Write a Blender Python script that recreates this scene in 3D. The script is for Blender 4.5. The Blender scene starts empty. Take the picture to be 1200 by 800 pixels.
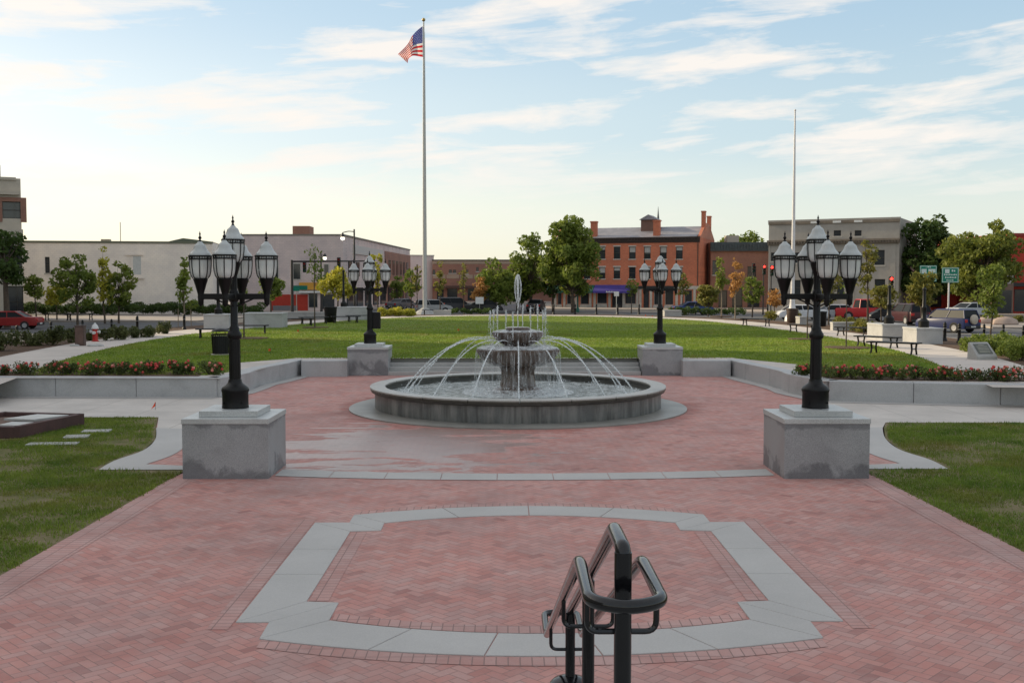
import bpy, math, random
import numpy as np
from mathutils import Vector, Matrix, noise as mnoise

SC = bpy.context.scene
COL = SC.collection
PI = math.pi
R = math.radians
random.seed(7)

# ---------------------------------------------------------------- camera
FPX, CAMX, CAMZ = 1245.0, -0.34, 3.3
YAW, PITCH = math.atan(8 / FPX), math.atan(68 / FPX)
_F = Vector((math.sin(YAW) * math.cos(PITCH), math.cos(YAW) * math.cos(PITCH), -math.sin(PITCH)))
_R = Vector((math.cos(YAW), -math.sin(YAW), 0))
_U = _R.cross(_F)
cam_d = bpy.data.cameras.new('camera')
cam = bpy.data.objects.new('camera', cam_d)
COL.objects.link(cam)
cam.location = (CAMX, 0, CAMZ)
cam.rotation_euler = (PI / 2 - PITCH, 0, -YAW)
cam_d.sensor_width = 36
cam_d.lens = 36 * FPX / 1200
cam_d.clip_start = 0.05
cam_d.clip_end = 6000
SC.camera = cam
SC.view_settings.view_transform = 'Standard'; SC.view_settings.look = 'None'; SC.view_settings.exposure = 0; SC.view_settings.gamma = 1

def ray(px, py):
    return _F + _R * ((px - 600) / FPX) + _U * ((400 - py) / FPX)
def G(px, py, z=0.0):
    """survey point on the level z"""
    d = ray(px, py); t = (z - CAMZ) / d.z
    return (CAMX + d.x * t, d.y * t)
def V(px, py, Y):
    """survey point on the vertical plane at distance Y -> (X, Z)"""
    d = ray(px, py); t = Y / d.y
    return (CAMX + d.x * t, CAMZ + d.z * t)

# ---------------------------------------------------------------- nodes
def new_mat(name):
    m = bpy.data.materials.new(name); m.use_nodes = True
    nt = m.node_tree
    return m, nt, nt.nodes['Principled BSDF']
def N(nt, typ, **kw):
    n = nt.nodes.new(typ)
    for k, v in kw.items():
        if k.startswith('i_'):
            n.inputs[k[2:].replace('_', ' ')].default_value = v
        else: setattr(n, k, v)
    return n
def L(nt, a, b): nt.links.new(a, b)
def math_n(nt, op, a, b=None, c=None):
    n = nt.nodes.new('ShaderNodeMath'); n.operation = op
    for i, v in enumerate((a, b, c)):
        if v is None: continue
        if isinstance(v, (int, float)): n.inputs[i].default_value = v
        else: nt.links.new(v, n.inputs[i])
    return n.outputs[0]
def mixc(nt, fac, a, b, bt='MIX'):
    n = nt.nodes.new('ShaderNodeMix'); n.data_type = 'RGBA'; n.blend_type = bt
    for i, v in ((0, fac), (6, a), (7, b)):
        if isinstance(v, (int, float)): n.inputs[i].default_value = v
        elif isinstance(v, tuple): n.inputs[i].default_value = (*v[:3], 1)
        else: nt.links.new(v, n.inputs[i])
    return n.outputs[2]
def noise_n(nt, scale, detail=4, rough=0.55, vec=None, dist=0.0):
    n = nt.nodes.new('ShaderNodeTexNoise')
    n.inputs['Scale'].default_value = scale; n.inputs['Detail'].default_value = detail
    n.inputs['Roughness'].default_value = rough; n.inputs['Distortion'].default_value = dist
    if vec is not None: nt.links.new(vec, n.inputs['Vector'])
    return n.outputs['Fac']
def ramp(nt, fac, stops, interp='LINEAR'):
    n = nt.nodes.new('ShaderNodeValToRGB'); n.color_ramp.interpolation = interp
    e = n.color_ramp.elements
    while len(e) < len(stops): e.new(0.5)
    for i, (p, c) in enumerate(stops):
        e[i].position = p
        e[i].color = (c, c, c, 1) if isinstance(c, (int, float)) else (*c[:3], 1)
    nt.links.new(fac, n.inputs[0])
    return n.outputs[0]
def coord(nt, which='Object'):
    return nt.nodes.new('ShaderNodeTexCoord').outputs[which]
def worldpos(nt):
    return nt.nodes.new('ShaderNodeNewGeometry').outputs['Position']
def scalev(nt, vec, s):
    n = nt.nodes.new('ShaderNodeMapping'); nt.links.new(vec, n.inputs[0])
    n.inputs['Scale'].default_value = s
    return n.outputs[0]
def bump(nt, b, h, strength=0.3, dist=0.01):
    n = nt.nodes.new('ShaderNodeBump'); n.inputs['Strength'].default_value = strength
    n.inputs['Distance'].default_value = dist
    nt.links.new(h, n.inputs['Height']); nt.links.new(n.outputs[0], b.inputs['Normal'])

_mc = {}
def M(name, col, rough=0.7, var=0.25, scale=3.0, metal=0.0, bmp=0.2, spec=0.5, fine=None, obj=False):
    """generic worn surface: base colour with large stains and fine grain"""
    if name in _mc: return _mc[name]
    m, nt, b = new_mat(name)
    v = coord(nt) if obj else worldpos(nt)
    a = noise_n(nt, scale, 6, 0.6, v)
    f = noise_n(nt, fine or scale * 14, 3, 0.6, v)
    dark = tuple(c * (1 - var) for c in col); lite = tuple(min(1, c * (1 + var * 0.7)) for c in col)
    c1 = ramp(nt, a, [(0.3, dark), (0.7, lite)])
    c2 = ramp(nt, f, [(0.3, 1 - var * .45), (0.7, 1.0)])
    L(nt, mixc(nt, 1.0, c1, c2, 'MULTIPLY'), b.inputs['Base Color'])
    rr = ramp(nt, a, [(0.3, max(0.02, rough - 0.08)), (0.7, min(1, rough + 0.08))])
    L(nt, rr, b.inputs['Roughness'])
    b.inputs['Metallic'].default_value = metal
    b.inputs['Specular IOR Level'].default_value = spec
    if bmp: bump(nt, b, f, bmp, 0.01)
    _mc[name] = m
    return m

# ---------------------------------------------------------------- mesh builder
class MB:
    def __init__(s): s.v = []; s.f = []; s.mi = []; s.T = Matrix.Identity(4); s.m = 0
    def _add(s, vs, fs):
        o = len(s.v)
        T = s.T
        s.v += [tuple(T @ Vector(v)) for v in vs]
        s.f += [tuple(i + o for i in f) for f in fs]
        s.mi += [s.m] * len(fs)
        return s
    def box(s, x0, x1, y0, y1, z0, z1):
        if x0 > x1: x0, x1 = x1, x0
        if y0 > y1: y0, y1 = y1, y0
        if z0 > z1: z0, z1 = z1, z0
        return s._add([(x0, y0, z0), (x1, y0, z0), (x1, y1, z0), (x0, y1, z0), (x0, y0, z1), (x1, y0, z1), (x1, y1, z1), (x0, y1, z1)],
                      [(0, 3, 2, 1), (4, 5, 6, 7), (0, 1, 5, 4), (1, 2, 6, 5), (2, 3, 7, 6), (3, 0, 4, 7)])
    def cbox(s, c, d):
        return s.box(c[0] - d[0] / 2, c[0] + d[0] / 2, c[1] - d[1] / 2, c[1] + d[1] / 2, c[2] - d[2] / 2, c[2] + d[2] / 2)
    def prism(s, poly, z0, z1):
        n = len(poly)
        a = sum(poly[i][0] * poly[(i + 1) % n][1] - poly[(i + 1) % n][0] * poly[i][1] for i in range(n))
        if a < 0: poly = poly[::-1]
        vs = [(p[0], p[1], z0) for p in poly] + [(p[0], p[1], z1) for p in poly]
        fs = [tuple(range(n - 1, -1, -1)), tuple(range(n, 2 * n))]
        fs += [(i, (i + 1) % n, n + (i + 1) % n, n + i) for i in range(n)]
        return s._add(vs, fs)
    def sheet(s, poly, z):
        n = len(poly)
        a = sum(poly[i][0] * poly[(i + 1) % n][1] - poly[(i + 1) % n][0] * poly[i][1] for i in range(n))
        if a < 0: poly = poly[::-1]
        return s._add([(p[0], p[1], z) for p in poly], [tuple(range(n))])
    def quad(s, a, b, c, d): return s._add([a, b, c, d], [(0, 1, 2, 3)])
    def tube(s, pts, r, seg=10, caps=True, closed=False):
        pts = [Vector(p) for p in pts]; n = len(pts)
        rs = r if isinstance(r, (list, tuple)) else [r] * n
        vs = []; fs = []
        up = None
        for i, p in enumerate(pts):
            if closed: t = (pts[(i + 1) % n] - pts[i - 1])
            else: t = pts[min(i + 1, n - 1)] - pts[max(i - 1, 0)]
            t.normalize()
            if up is None:
                up = Vector((0, 0, 1)) if abs(t.z) < 0.9 else Vector((1, 0, 0))
            x = (up - t * up.dot(t)).normalized(); y = t.cross(x); up = x
            for k in range(seg):
                a = 2 * PI * k / seg
                vs.append(tuple(p + (x * math.cos(a) + y * math.sin(a)) * rs[i]))
        m = n if closed else n - 1
        for i in range(m):
            j = (i + 1) % n
            for k in range(seg):
                k2 = (k + 1) % seg
                fs.append((i * seg + k, i * seg + k2, j * seg + k2, j * seg + k))
        if caps and not closed:
            fs.append(tuple(range(seg - 1, -1, -1))); fs.append(tuple((n - 1) * seg + k for k in range(seg)))
        return s._add(vs, fs)
    def lathe(s, prof, seg=24, c=(0, 0, 0), flute=0, amp=0.0, closed=False, cap=True):
        vs = []; fs = []; n = len(prof)
        for (r, z) in prof:
            for k in range(seg):
                a = 2 * PI * k / seg
                rr = r * (1 + amp * math.cos(flute * a)) if flute else r
                vs.append((c[0] + rr * math.cos(a), c[1] + rr * math.sin(a), c[2] + z))
        m = n if closed else n - 1
        for i in range(m):
            j = (i + 1) % n
            for k in range(seg):
                k2 = (k + 1) % seg
                fs.append((i * seg + k, i * seg + k2, j * seg + k2, j * seg + k))
        if not closed and cap:
            if prof[0][0] > 1e-4: fs.append(tuple(range(seg - 1, -1, -1)))
            if prof[-1][0] > 1e-4: fs.append(tuple((n - 1) * seg + k for k in range(seg)))
        return s._add(vs, fs)
    def blob(s, c, r, seg=6, rings=4):
        prof = [(max(1e-5, math.sin(PI * i / rings)) * r, -math.cos(PI * i / rings) * r) for i in range(rings + 1)]
        return s.lathe(prof, seg, c)
    def build(s, name, mat, parent=None, smooth=False, bevel=0.0, loc=None, seg=2, auto=True):
        me = bpy.data.meshes.new(name)
        me.from_pydata(s.v, [], s.f); me.update()
        mats = mat if isinstance(mat, (list, tuple)) else [mat]
        for m in mats: me.materials.append(m)
        if len(mats) > 1: me.polygons.foreach_set('material_index', s.mi)
        o = bpy.data.objects.new(name, me); COL.objects.link(o)
        if parent is not None: o.parent = parent
        if loc is not None: o.location = loc
        if smooth:
            me.polygons.foreach_set('use_smooth', [True] * len(me.polygons))
            if auto: me.set_sharp_from_angle(angle=R(40))
        if bevel:
            bv = o.modifiers.new('edge', 'BEVEL'); bv.width = bevel; bv.segments = seg; bv.limit_method = 'ANGLE'; bv.angle_limit = R(40)
        return o

def tag(o, label=None, cat=None, group=None, kind=None):
    if label: o['label'] = label
    if cat: o['category'] = cat
    if group: o['group'] = group
    if kind: o['kind'] = kind
    return o
def thing(name, label, cat, loc=(0, 0, 0), rz=0.0, group=None):
    o = bpy.data.objects.new(name, None); COL.objects.link(o)
    o.empty_display_size = 0.2
    o.location = loc; o.rotation_euler = (0, 0, rz)
    return tag(o, label, cat, group)
def struct(o): o['kind'] = 'structure'; return o
_kids = {}
def dup(root, loc, rz=0.0, label=None, group=None, scale=1.0):
    r = root.copy(); COL.objects.link(r)
    r.location = loc; r.rotation_euler = (0, 0, rz); r.scale = (scale,) * 3 if not isinstance(scale, tuple) else scale
    if label: r['label'] = label
    if group: r['group'] = group
    if root.name not in _kids:
        _kids[root.name] = [(c, [g for g in bpy.data.objects if g.parent == c]) for c in bpy.data.objects if c.parent == root]
    for c0, gs in _kids[root.name]:
        c = c0.copy(); COL.objects.link(c); c.parent = r
        for g0 in gs:
            g = g0.copy(); COL.objects.link(g); g.parent = c
    return r
def ordn(i):
    return ['first', 'second', 'third', 'fourth', 'fifth', 'sixth', 'seventh', 'eighth', 'ninth', 'tenth', 'eleventh', 'twelfth',
            'thirteenth', 'fourteenth', 'fifteenth', 'sixteenth', 'seventeenth', 'eighteenth', 'nineteenth', 'twentieth'][i]
def catmull(pts, n=6, closed=False):
    P = [Vector(p) for p in pts]; out = []
    m = len(P)
    for i in range(m if closed else m - 1):
        p0 = P[(i - 1) % m] if closed or i > 0 else P[0]
        p1 = P[i]; p2 = P[(i + 1) % m]
        p3 = P[(i + 2) % m] if closed or i + 2 < m else P[-1]
        for k in range(n):
            t = k / n
            out.append(tuple(0.5 * ((2 * p1) + (-p0 + p2) * t + (2 * p0 - 5 * p1 + 4 * p2 - p3) * t * t + (-p0 + 3 * p1 - 3 * p2 + p3) * t ** 3)))
    if not closed: out.append(tuple(P[-1]))
    return out

# ---------------------------------------------------------------- special materials
def herringbone(name='herringbone_brick', bw=0.105, wet=True):
    m, nt, b = new_mat(name)
    pos = worldpos(nt)
    mp = nt.nodes.new('ShaderNodeMapping'); mp.vector_type = 'POINT'
    L(nt, pos, mp.inputs[0]); mp.inputs['Rotation'].default_value = (0, 0, R(-45)); mp.inputs['Scale'].default_value = (1 / bw,) * 3
    sx = nt.nodes.new('ShaderNodeSeparateXYZ'); L(nt, mp.outputs[0], sx.inputs[0])
    x, y = sx.outputs[0], sx.outputs[1]
    i = math_n(nt, 'FLOOR', x); j = math_n(nt, 'FLOOR', y)
    fx = math_n(nt, 'SUBTRACT', x, i); fy = math_n(nt, 'SUBTRACT', y, j)
    k = math_n(nt, 'FLOORED_MODULO', math_n(nt, 'SUBTRACT', i, j), 4.0)
    hor = math_n(nt, 'LESS_THAN', k, 1.5)
    is1 = math_n(nt, 'COMPARE', k, 1.0, 0.1); is2 = math_n(nt, 'COMPARE', k, 2.0, 0.1)
    ix = math_n(nt, 'SUBTRACT', i, is1); jy = math_n(nt, 'SUBTRACT', j, is2)
    lx = math_n(nt, 'ADD', fx, is1); ly = math_n(nt, 'ADD', fy, is2)
    wx = math_n(nt, 'ADD', hor, 1.0); wy = math_n(nt, 'SUBTRACT', 2.0, hor)
    dx = math_n(nt, 'MINIMUM', lx, math_n(nt, 'SUBTRACT', wx, lx))
    dy = math_n(nt, 'MINIMUM', ly, math_n(nt, 'SUBTRACT', wy, ly))
    d = math_n(nt, 'MINIMUM', dx, dy)
    joint = ramp(nt, d, [(0.01, 0.0), (0.05, 1.0)])
    cv = nt.nodes.new('ShaderNodeCombineXYZ'); L(nt, ix, cv.inputs[0]); L(nt, jy, cv.inputs[1]); L(nt, hor, cv.inputs[2])
    wn = nt.nodes.new('ShaderNodeTexWhiteNoise'); wn.noise_dimensions = '3D'; L(nt, cv.outputs[0], wn.inputs['Vector'])
    col = ramp(nt, wn.outputs['Value'], [(0.0, (.45, .205, .175)), (0.3, (.53, .25, .215)), (0.55, (.555, .28, .24)), (0.72, (.48, .27, .24)), (0.88, (.555, .325, .29)), (1.0, (.38, .18, .16))])
    brick_finish(nt, b, col, joint, wn.outputs['Value'], pos, wet)
    return m
def brick_finish(nt, b, col, joint, rnd, pos, wet):
    # soiled traffic paths and damp-darkened areas
    soil = noise_n(nt, 0.23, 7, 0.66, pos, 0.8)
    col = mixc(nt, ramp(nt, soil, [(0.47, 0.0), (0.64, 0.42)]), col, (.27, .165, .15))
    big = noise_n(nt, 0.55, 5, 0.6, pos)
    col = mixc(nt, 1.0, col, ramp(nt, big, [(0.3, (.86, .82, .82)), (0.72, (1.12, 1.08, 1.06))]), 'MULTIPLY')
    # pale efflorescence clouding the surface
    eff = noise_n(nt, 1.3, 7, 0.68, pos, 0.4)
    col = mixc(nt, ramp(nt, eff, [(0.42, 0.0), (0.8, 0.5)]), col, (.54, .43, .405))
    grain = noise_n(nt, 160, 2, 0.6, pos)
    col = mixc(nt, 1.0, col, ramp(nt, grain, [(0.3, .86), (0.7, 1.05)]), 'MULTIPLY')
    col = mixc(nt, joint, (.25, .16, .145), col)
    rough = ramp(nt, rnd, [(0, .78), (1, .92)])
    if wet:
        # spray from the fountain has run over the paving on its left side
        sp = nt.nodes.new('ShaderNodeSeparateXYZ'); L(nt, pos, sp.inputs[0])
        ax = math_n(nt, 'DIVIDE', math_n(nt, 'ADD', sp.outputs[0], 2.6), 3.6)
        ay = math_n(nt, 'DIVIDE', math_n(nt, 'SUBTRACT', sp.outputs[1], 21.6), 3.6)
        rr = math_n(nt, 'SQRT', math_n(nt, 'ADD', math_n(nt, 'MULTIPLY', ax, ax), math_n(nt, 'MULTIPLY', ay, ay)))
        wv = nt.nodes.new('ShaderNodeMapping'); L(nt, pos, wv.inputs[0]); wv.inputs['Scale'].default_value = (0.55, 1.5, 1); wv.inputs['Rotation'].default_value = (0, 0, R(-20))
        wnz = noise_n(nt, 1.0, 8, 0.64, wv.outputs[0], 0.9)
        w = math_n(nt, 'SUBTRACT', math_n(nt, 'ADD', wnz, math_n(nt, 'MULTIPLY', math_n(nt, 'SUBTRACT', 1.0, rr), 0.30)), 0.56)
        wm = ramp(nt, w, [(0.0, 0.0), (0.05, 0.9)])
        cx = math_n(nt, 'SQRT', math_n(nt, 'ADD', math_n(nt, 'POWER', math_n(nt, 'ABSOLUTE', sp.outputs[0]), 2.0), math_n(nt, 'POWER', math_n(nt, 'ABSOLUTE', math_n(nt, 'SUBTRACT', sp.outputs[1], 28.3)), 2.0)))
        ring = ramp(nt, math_n(nt, 'ADD', math_n(nt, 'DIVIDE', cx, 10.0), math_n(nt, 'MULTIPLY', math_n(nt, 'SUBTRACT', wnz, .5), .25)), [(0.47, 0.75), (0.50, 0.0)])
        col = mixc(nt, ring, col, mixc(nt, 1.0, col, (.72, .55, .52), 'MULTIPLY'))
        col = mixc(nt, wm, col, mixc(nt, 0.30, mixc(nt, 1.0, col, (.72, .70, .69), 'MULTIPLY'), (.38, .34, .30)))
        rough = mixc(nt, wm, rough, (.24, .24, .24))
        joint2 = math_n(nt, 'MAXIMUM', joint, math_n(nt, 'MULTIPLY', wm, .5))
    else: joint2 = joint
    L(nt, col, b.inputs['Base Color']); L(nt, rough, b.inputs['Roughness'])
    h = math_n(nt, 'ADD', math_n(nt, 'MULTIPLY', joint2, 1.0), math_n(nt, 'ADD', math_n(nt, 'MULTIPLY', grain, 0.15), math_n(nt, 'MULTIPLY', rnd, 0.35)))
    bump(nt, b, h, 0.55, 0.006)
def stackbrick(name, rot=0.0, bw=0.21, bh=0.105, cols=((.48, .26, .23), (.53, .33, .30)), mort=(.26, .17, .155), pave=True, off=0.0, local=False, jw=.006):
    m, nt, b = new_mat(name)
    pos = coord(nt) if local else worldpos(nt)
    mp = nt.nodes.new('ShaderNodeMapping'); L(nt, pos, mp.inputs[0]); mp.inputs['Rotation'].default_value = rot if isinstance(rot, tuple) else (0, 0, rot)
    br = nt.nodes.new('ShaderNodeTexBrick'); L(nt, mp.outputs[0], br.inputs['Vector'])
    br.offset = off; br.inputs['Scale'].default_value = 1; br.inputs['Mortar Size'].default_value = jw; br.inputs['Mortar Smooth'].default_value = .3
    br.inputs['Brick Width'].default_value = bw; br.inputs['Row Height'].default_value = bh; br.inputs['Bias'].default_value = 0
    br.inputs['Color1'].default_value = (*cols[0], 1); br.inputs['Color2'].default_value = (*cols[1], 1); br.inputs['Mortar'].default_value = (*mort, 1)
    if pave:
        j = math_n(nt, 'SUBTRACT', 1.0, br.outputs['Fac'])
        brick_finish(nt, b, br.outputs['Color'], j, noise_n(nt, 8, 1, .5, pos), pos, False)
    else:
        big = noise_n(nt, 0.35, 6, 0.6, pos)
        c = mixc(nt, 1.0, br.outputs['Color'], ramp(nt, big, [(0.3, (.78, .78, .8)), (0.72, (1.1, 1.08, 1.04))]), 'MULTIPLY')
        L(nt, c, b.inputs['Base Color']); b.inputs['Roughness'].default_value = .88
        bump(nt, b, math_n(nt, 'SUBTRACT', 1.0, br.outputs['Fac']), 0.3, 0.008)
    return m
def granite(name, col, stain=0.35, rough=0.55, streak=False):
    m, nt, b = new_mat(name)
    pos = worldpos(nt)
    sp = noise_n(nt, 90, 3, 0.7, pos); sp2 = noise_n(nt, 260, 2, 0.6, pos)
    st = noise_n(nt, 1.1, 6, 0.62, pos, 0.5)
    c = ramp(nt, sp, [(0.36, tuple(x * .72 for x in col)), (0.5, col), (0.66, tuple(min(1, x * 1.22) for x in col))])
    c = mixc(nt, 1.0, c, ramp(nt, sp2, [(.35, .82), (.6, 1.05)]), 'MULTIPLY')
    c = mixc(nt, 1.0, c, ramp(nt, st, [(0.3, 1 - stain), (0.5, 1.0), (0.75, 1.06)]), 'MULTIPLY')
    if streak:
        ms = scalev(nt, pos, (5.0, 5.0, 0.5))
        s2 = noise_n(nt, 1.0, 6, 0.65, ms)
        c = mixc(nt, ramp(nt, s2, [(0.42, 0.0), (0.72, 0.75)]), c, (.36, .35, .32))
        s3 = noise_n(nt, 1.7, 5, 0.6, scalev(nt, pos, (4, 4, .35)))
        c = mixc(nt, ramp(nt, s3, [(0.5, 0.0), (0.66, 0.6)]), c, (.045, .045, .04))
    L(nt, c, b.inputs['Base Color'])
    L(nt, ramp(nt, st, [(.3, rough - .12), (.7, rough + .1)]), b.inputs['Roughness'])
    bump(nt, b, sp, 0.12, 0.004)
    return m
def granite_foot(name, col):
    """granite block whose foot has soaked up dark damp patches"""
    m = granite(name, col, 0.2, 0.5)
    nt = m.node_tree; b = nt.nodes['Principled BSDF']
    src = b.inputs['Base Color'].links[0].from_socket
    pos = worldpos(nt); sp = nt.nodes.new('ShaderNodeSeparateXYZ'); L(nt, pos, sp.inputs[0])
    nz = noise_n(nt, 1.3, 6, 0.6, pos, 0.4)
    h = math_n(nt, 'SUBTRACT', math_n(nt, 'ADD', math_n(nt, 'MULTIPLY', nz, 1.5), -0.56), math_n(nt, 'MULTIPLY', sp.outputs[2], 0.72))
    f1 = ramp(nt, h, [(0.0, 0.0), (0.12, .9)])
    top = math_n(nt, 'SUBTRACT', math_n(nt, 'ADD', math_n(nt, 'MULTIPLY', sp.outputs[2], 1.1), math_n(nt, 'MULTIPLY', nz, .6)), 1.24)
    f2 = ramp(nt, top, [(0.0, 0.0), (0.05, 0.75)])
    f = math_n(nt, 'MAXIMUM', f1, f2)
    L(nt, mixc(nt, f, src, mixc(nt, 1.0, src, (.5, .5, .52), 'MULTIPLY')), b.inputs['Base Color'])
    return m
def leafmat(name, c1, c2, trans=0.35):
    m, nt, b = new_mat(name)
    pos = worldpos(nt)
    n1 = noise_n(nt, 0.9, 3, 0.6, pos); n2 = noise_n(nt, 9, 2, 0.6, pos)
    f = math_n(nt, 'ADD', math_n(nt, 'MULTIPLY', n1, .6), math_n(nt, 'MULTIPLY', n2, .4))
    c = ramp(nt, f, [(0.36, c1), (0.64, c2)])
    L(nt, c, b.inputs['Base Color']); b.inputs['Roughness'].default_value = .55; b.inputs['Specular IOR Level'].default_value = .3
    tr = nt.nodes.new('ShaderNodeBsdfTranslucent'); L(nt, c, tr.inputs[0])
    mx = nt.nodes.new('ShaderNodeMixShader'); mx.inputs[0].default_value = trans
    L(nt, b.outputs[0], mx.inputs[1]); L(nt, tr.outputs[0], mx.inputs[2])
    L(nt, mx.outputs[0], nt.nodes['Material Output'].inputs[0])
    return m
def groundmat(name, stops, scale=0.6, fine=30, rough=.95, bm=.5):
    m, nt, b = new_mat(name)
    pos = worldpos(nt)
    a = noise_n(nt, scale, 8, 0.65, pos, 0.3); f = noise_n(nt, fine, 4, 0.7, pos)
    s = math_n(nt, 'ADD', math_n(nt, 'MULTIPLY', a, .62), math_n(nt, 'MULTIPLY', f, .38))
    L(nt, ramp(nt, s, stops), b.inputs['Base Color']); b.inputs['Roughness'].default_value = rough
    b.inputs['Specular IOR Level'].default_value = .2
    bump(nt, b, f, bm, 0.03)
    return m
def concrete(name, col, slab=1.5, rough=.85, var=.18):
    m, nt, b = new_mat(name)
    pos = worldpos(nt)
    a = noise_n(nt, 0.7, 7, 0.62, pos); f = noise_n(nt, 70, 3, .6, pos)
    c = mixc(nt, 1.0, ramp(nt, a, [(0.3, tuple(x * (1 - var) for x in col)), (0.7, tuple(x * (1 + var * .5) for x in col))]), ramp(nt, f, [(.3, .9), (.7, 1.04)]), 'MULTIPLY')
    if slab:
        br = nt.nodes.new('ShaderNodeTexBrick'); L(nt, pos, br.inputs['Vector']); br.offset = 0
        br.inputs['Scale'].default_value = 1; br.inputs['Brick Width'].default_value = slab; br.inputs['Row Height'].default_value = slab
        br.inputs['Mortar Size'].default_value = .012; br.inputs['Mortar Smooth'].default_value = .2
        c = mixc(nt, math_n(nt, 'MULTIPLY', br.outputs['Fac'], .55), c, tuple(x * .35 for x in col))
    L(nt, c, b.inputs['Base Color']); b.inputs['Roughness'].default_value = rough
    bump(nt, b, f, .15, .005)
    return m
def simple(name, col, rough=.5, metal=0.0, alpha=1.0, trans=0.0, emit=None, es=1.0, spec=.5, ior=1.45):
    if name in _mc: return _mc[name]
    m, nt, b = new_mat(name)
    # a faint mottling keeps even small pieces from being perfectly uniform
    n = noise_n(nt, 6, 3, .6, worldpos(nt))
    L(nt, mixc(nt, 1.0, col, ramp(nt, n, [(.3, .88), (.7, 1.05)]), 'MULTIPLY'), b.inputs['Base Color'])
    b.inputs['Roughness'].default_value = rough; b.inputs['Metallic'].default_value = metal
    b.inputs['Alpha'].default_value = alpha; b.inputs['Transmission Weight'].default_value = trans
    b.inputs['Specular IOR Level'].default_value = spec; b.inputs['IOR'].default_value = ior
    if emit: b.inputs['Emission Color'].default_value = (*emit, 1); b.inputs['Emission Strength'].default_value = es
    _mc[name] = m
    return m

HERR = herringbone()
SOLD_X = stackbrick('soldier_brick_across')
SOLD_Y = stackbrick('soldier_brick_along', rot=R(90))
GRAN = granite('grey_granite', (.42, .42, .42), .2)
GRAN_L = granite('pale_granite', (.40, .395, .38), .2, .7)
GRAN_P = granite_foot('pedestal_granite', (.33, .335, .34))
GRAN_T = granite('granite_cap', (.50, .51, .50), .15, .38)
BAND = concrete('paving_band_stone', (.47, .455, .435), 0, .8, .1)
CONC = concrete('walk_concrete', (.57, .525, .48), 1.6)
CONC2 = concrete('path_concrete', (.55, .49, .44), 0)
ASPH = concrete('asphalt', (.085, .085, .09), 0, .9, .3)
PAVE = concrete('pavement_tan', (.36, .31, .27), 2.2)
TURF = groundmat('turf', [(0.30, (.07, .10, .018)), (0.48, (.12, .17, .025)), (0.62, (.19, .22, .035)), (0.75, (.20, .20, .055))], .5, 40)
TURF2 = groundmat('worn_turf', [(0.30, (.06, .075, .022)), (0.45, (.13, .13, .045)), (0.56, (.20, .16, .09)), (0.66, (.30, .24, .16)), (0.8, (.40, .33, .24))], 1.2, 22)
MULCH = groundmat('mulch', [(0.3, (.05, .032, .022)), (0.55, (.12, .075, .05)), (0.75, (.22, .15, .10))], 1.5, 30)
BLACK = M('black_painted_iron', (.006, .006, .0065), .42, .3, 5, bmp=.15, spec=.28)
# ---------------------------------------------------------------- sky and sun
SUN_EL, SUN_AZ = R(20), math.atan2(-0.90, 0.43)      # azimuth measured from +Y towards +X
sun_dir = Vector((math.sin(SUN_AZ) * math.cos(SUN_EL), math.cos(SUN_AZ) * math.cos(SUN_EL), math.sin(SUN_EL)))
W = bpy.data.worlds.new('World'); SC.world = W; W.use_nodes = True
nt = W.node_tree; bg = nt.nodes['Background']
sky = nt.nodes.new('ShaderNodeTexSky'); sky.sky_type = 'NISHITA'; sky.sun_disc = False
sky.sun_elevation = SUN_EL; sky.sun_rotation = SUN_AZ
sky.air_density = 1.0; sky.dust_density = 1.2; sky.ozone_density = 1.0
tc = nt.nodes.new('ShaderNodeTexCoord')
sp = nt.nodes.new('ShaderNodeSeparateXYZ'); L(nt, tc.outputs['Generated'], sp.inputs[0])
az = math_n(nt, 'ARCTAN2', sp.outputs[0], sp.outputs[1])
el = math_n(nt, 'ARCSINE', sp.outputs[2])
cvv = nt.nodes.new('ShaderNodeCombineXYZ')
tilt = math_n(nt, 'SUBTRACT', math_n(nt, 'MULTIPLY', el, 27.0), math_n(nt, 'MULTIPLY', az, 2.0))
L(nt, math_n(nt, 'MULTIPLY', az, 3.6), cvv.inputs[0]); L(nt, tilt, cvv.inputs[1])
c1 = noise_n(nt, 1.15, 9, 0.56, cvv.outputs[0], 0.35)
cvb = nt.nodes.new('ShaderNodeCombineXYZ')
L(nt, math_n(nt, 'MULTIPLY', az, 9.0), cvb.inputs[0]); L(nt, math_n(nt, 'MULTIPLY', el, 30.0), cvb.inputs[1]); cvb.inputs[2].default_value = 3.3
c2 = noise_n(nt, 1.4, 8, 0.6, cvb.outputs[0], 0.5)
cl = math_n(nt, 'ADD', math_n(nt, 'MULTIPLY', c1, .74), math_n(nt, 'MULTIPLY', c2, .26))
cloud = ramp(nt, cl, [(0.485, 0.0), (0.53, 0.45), (0.60, 0.95)])
# clouds thin out towards the horizon
lowfade = ramp(nt, el, [(0.03, 0.0), (0.12, 1.0)])
cloud = math_n(nt, 'MULTIPLY', cloud, lowfade)
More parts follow.
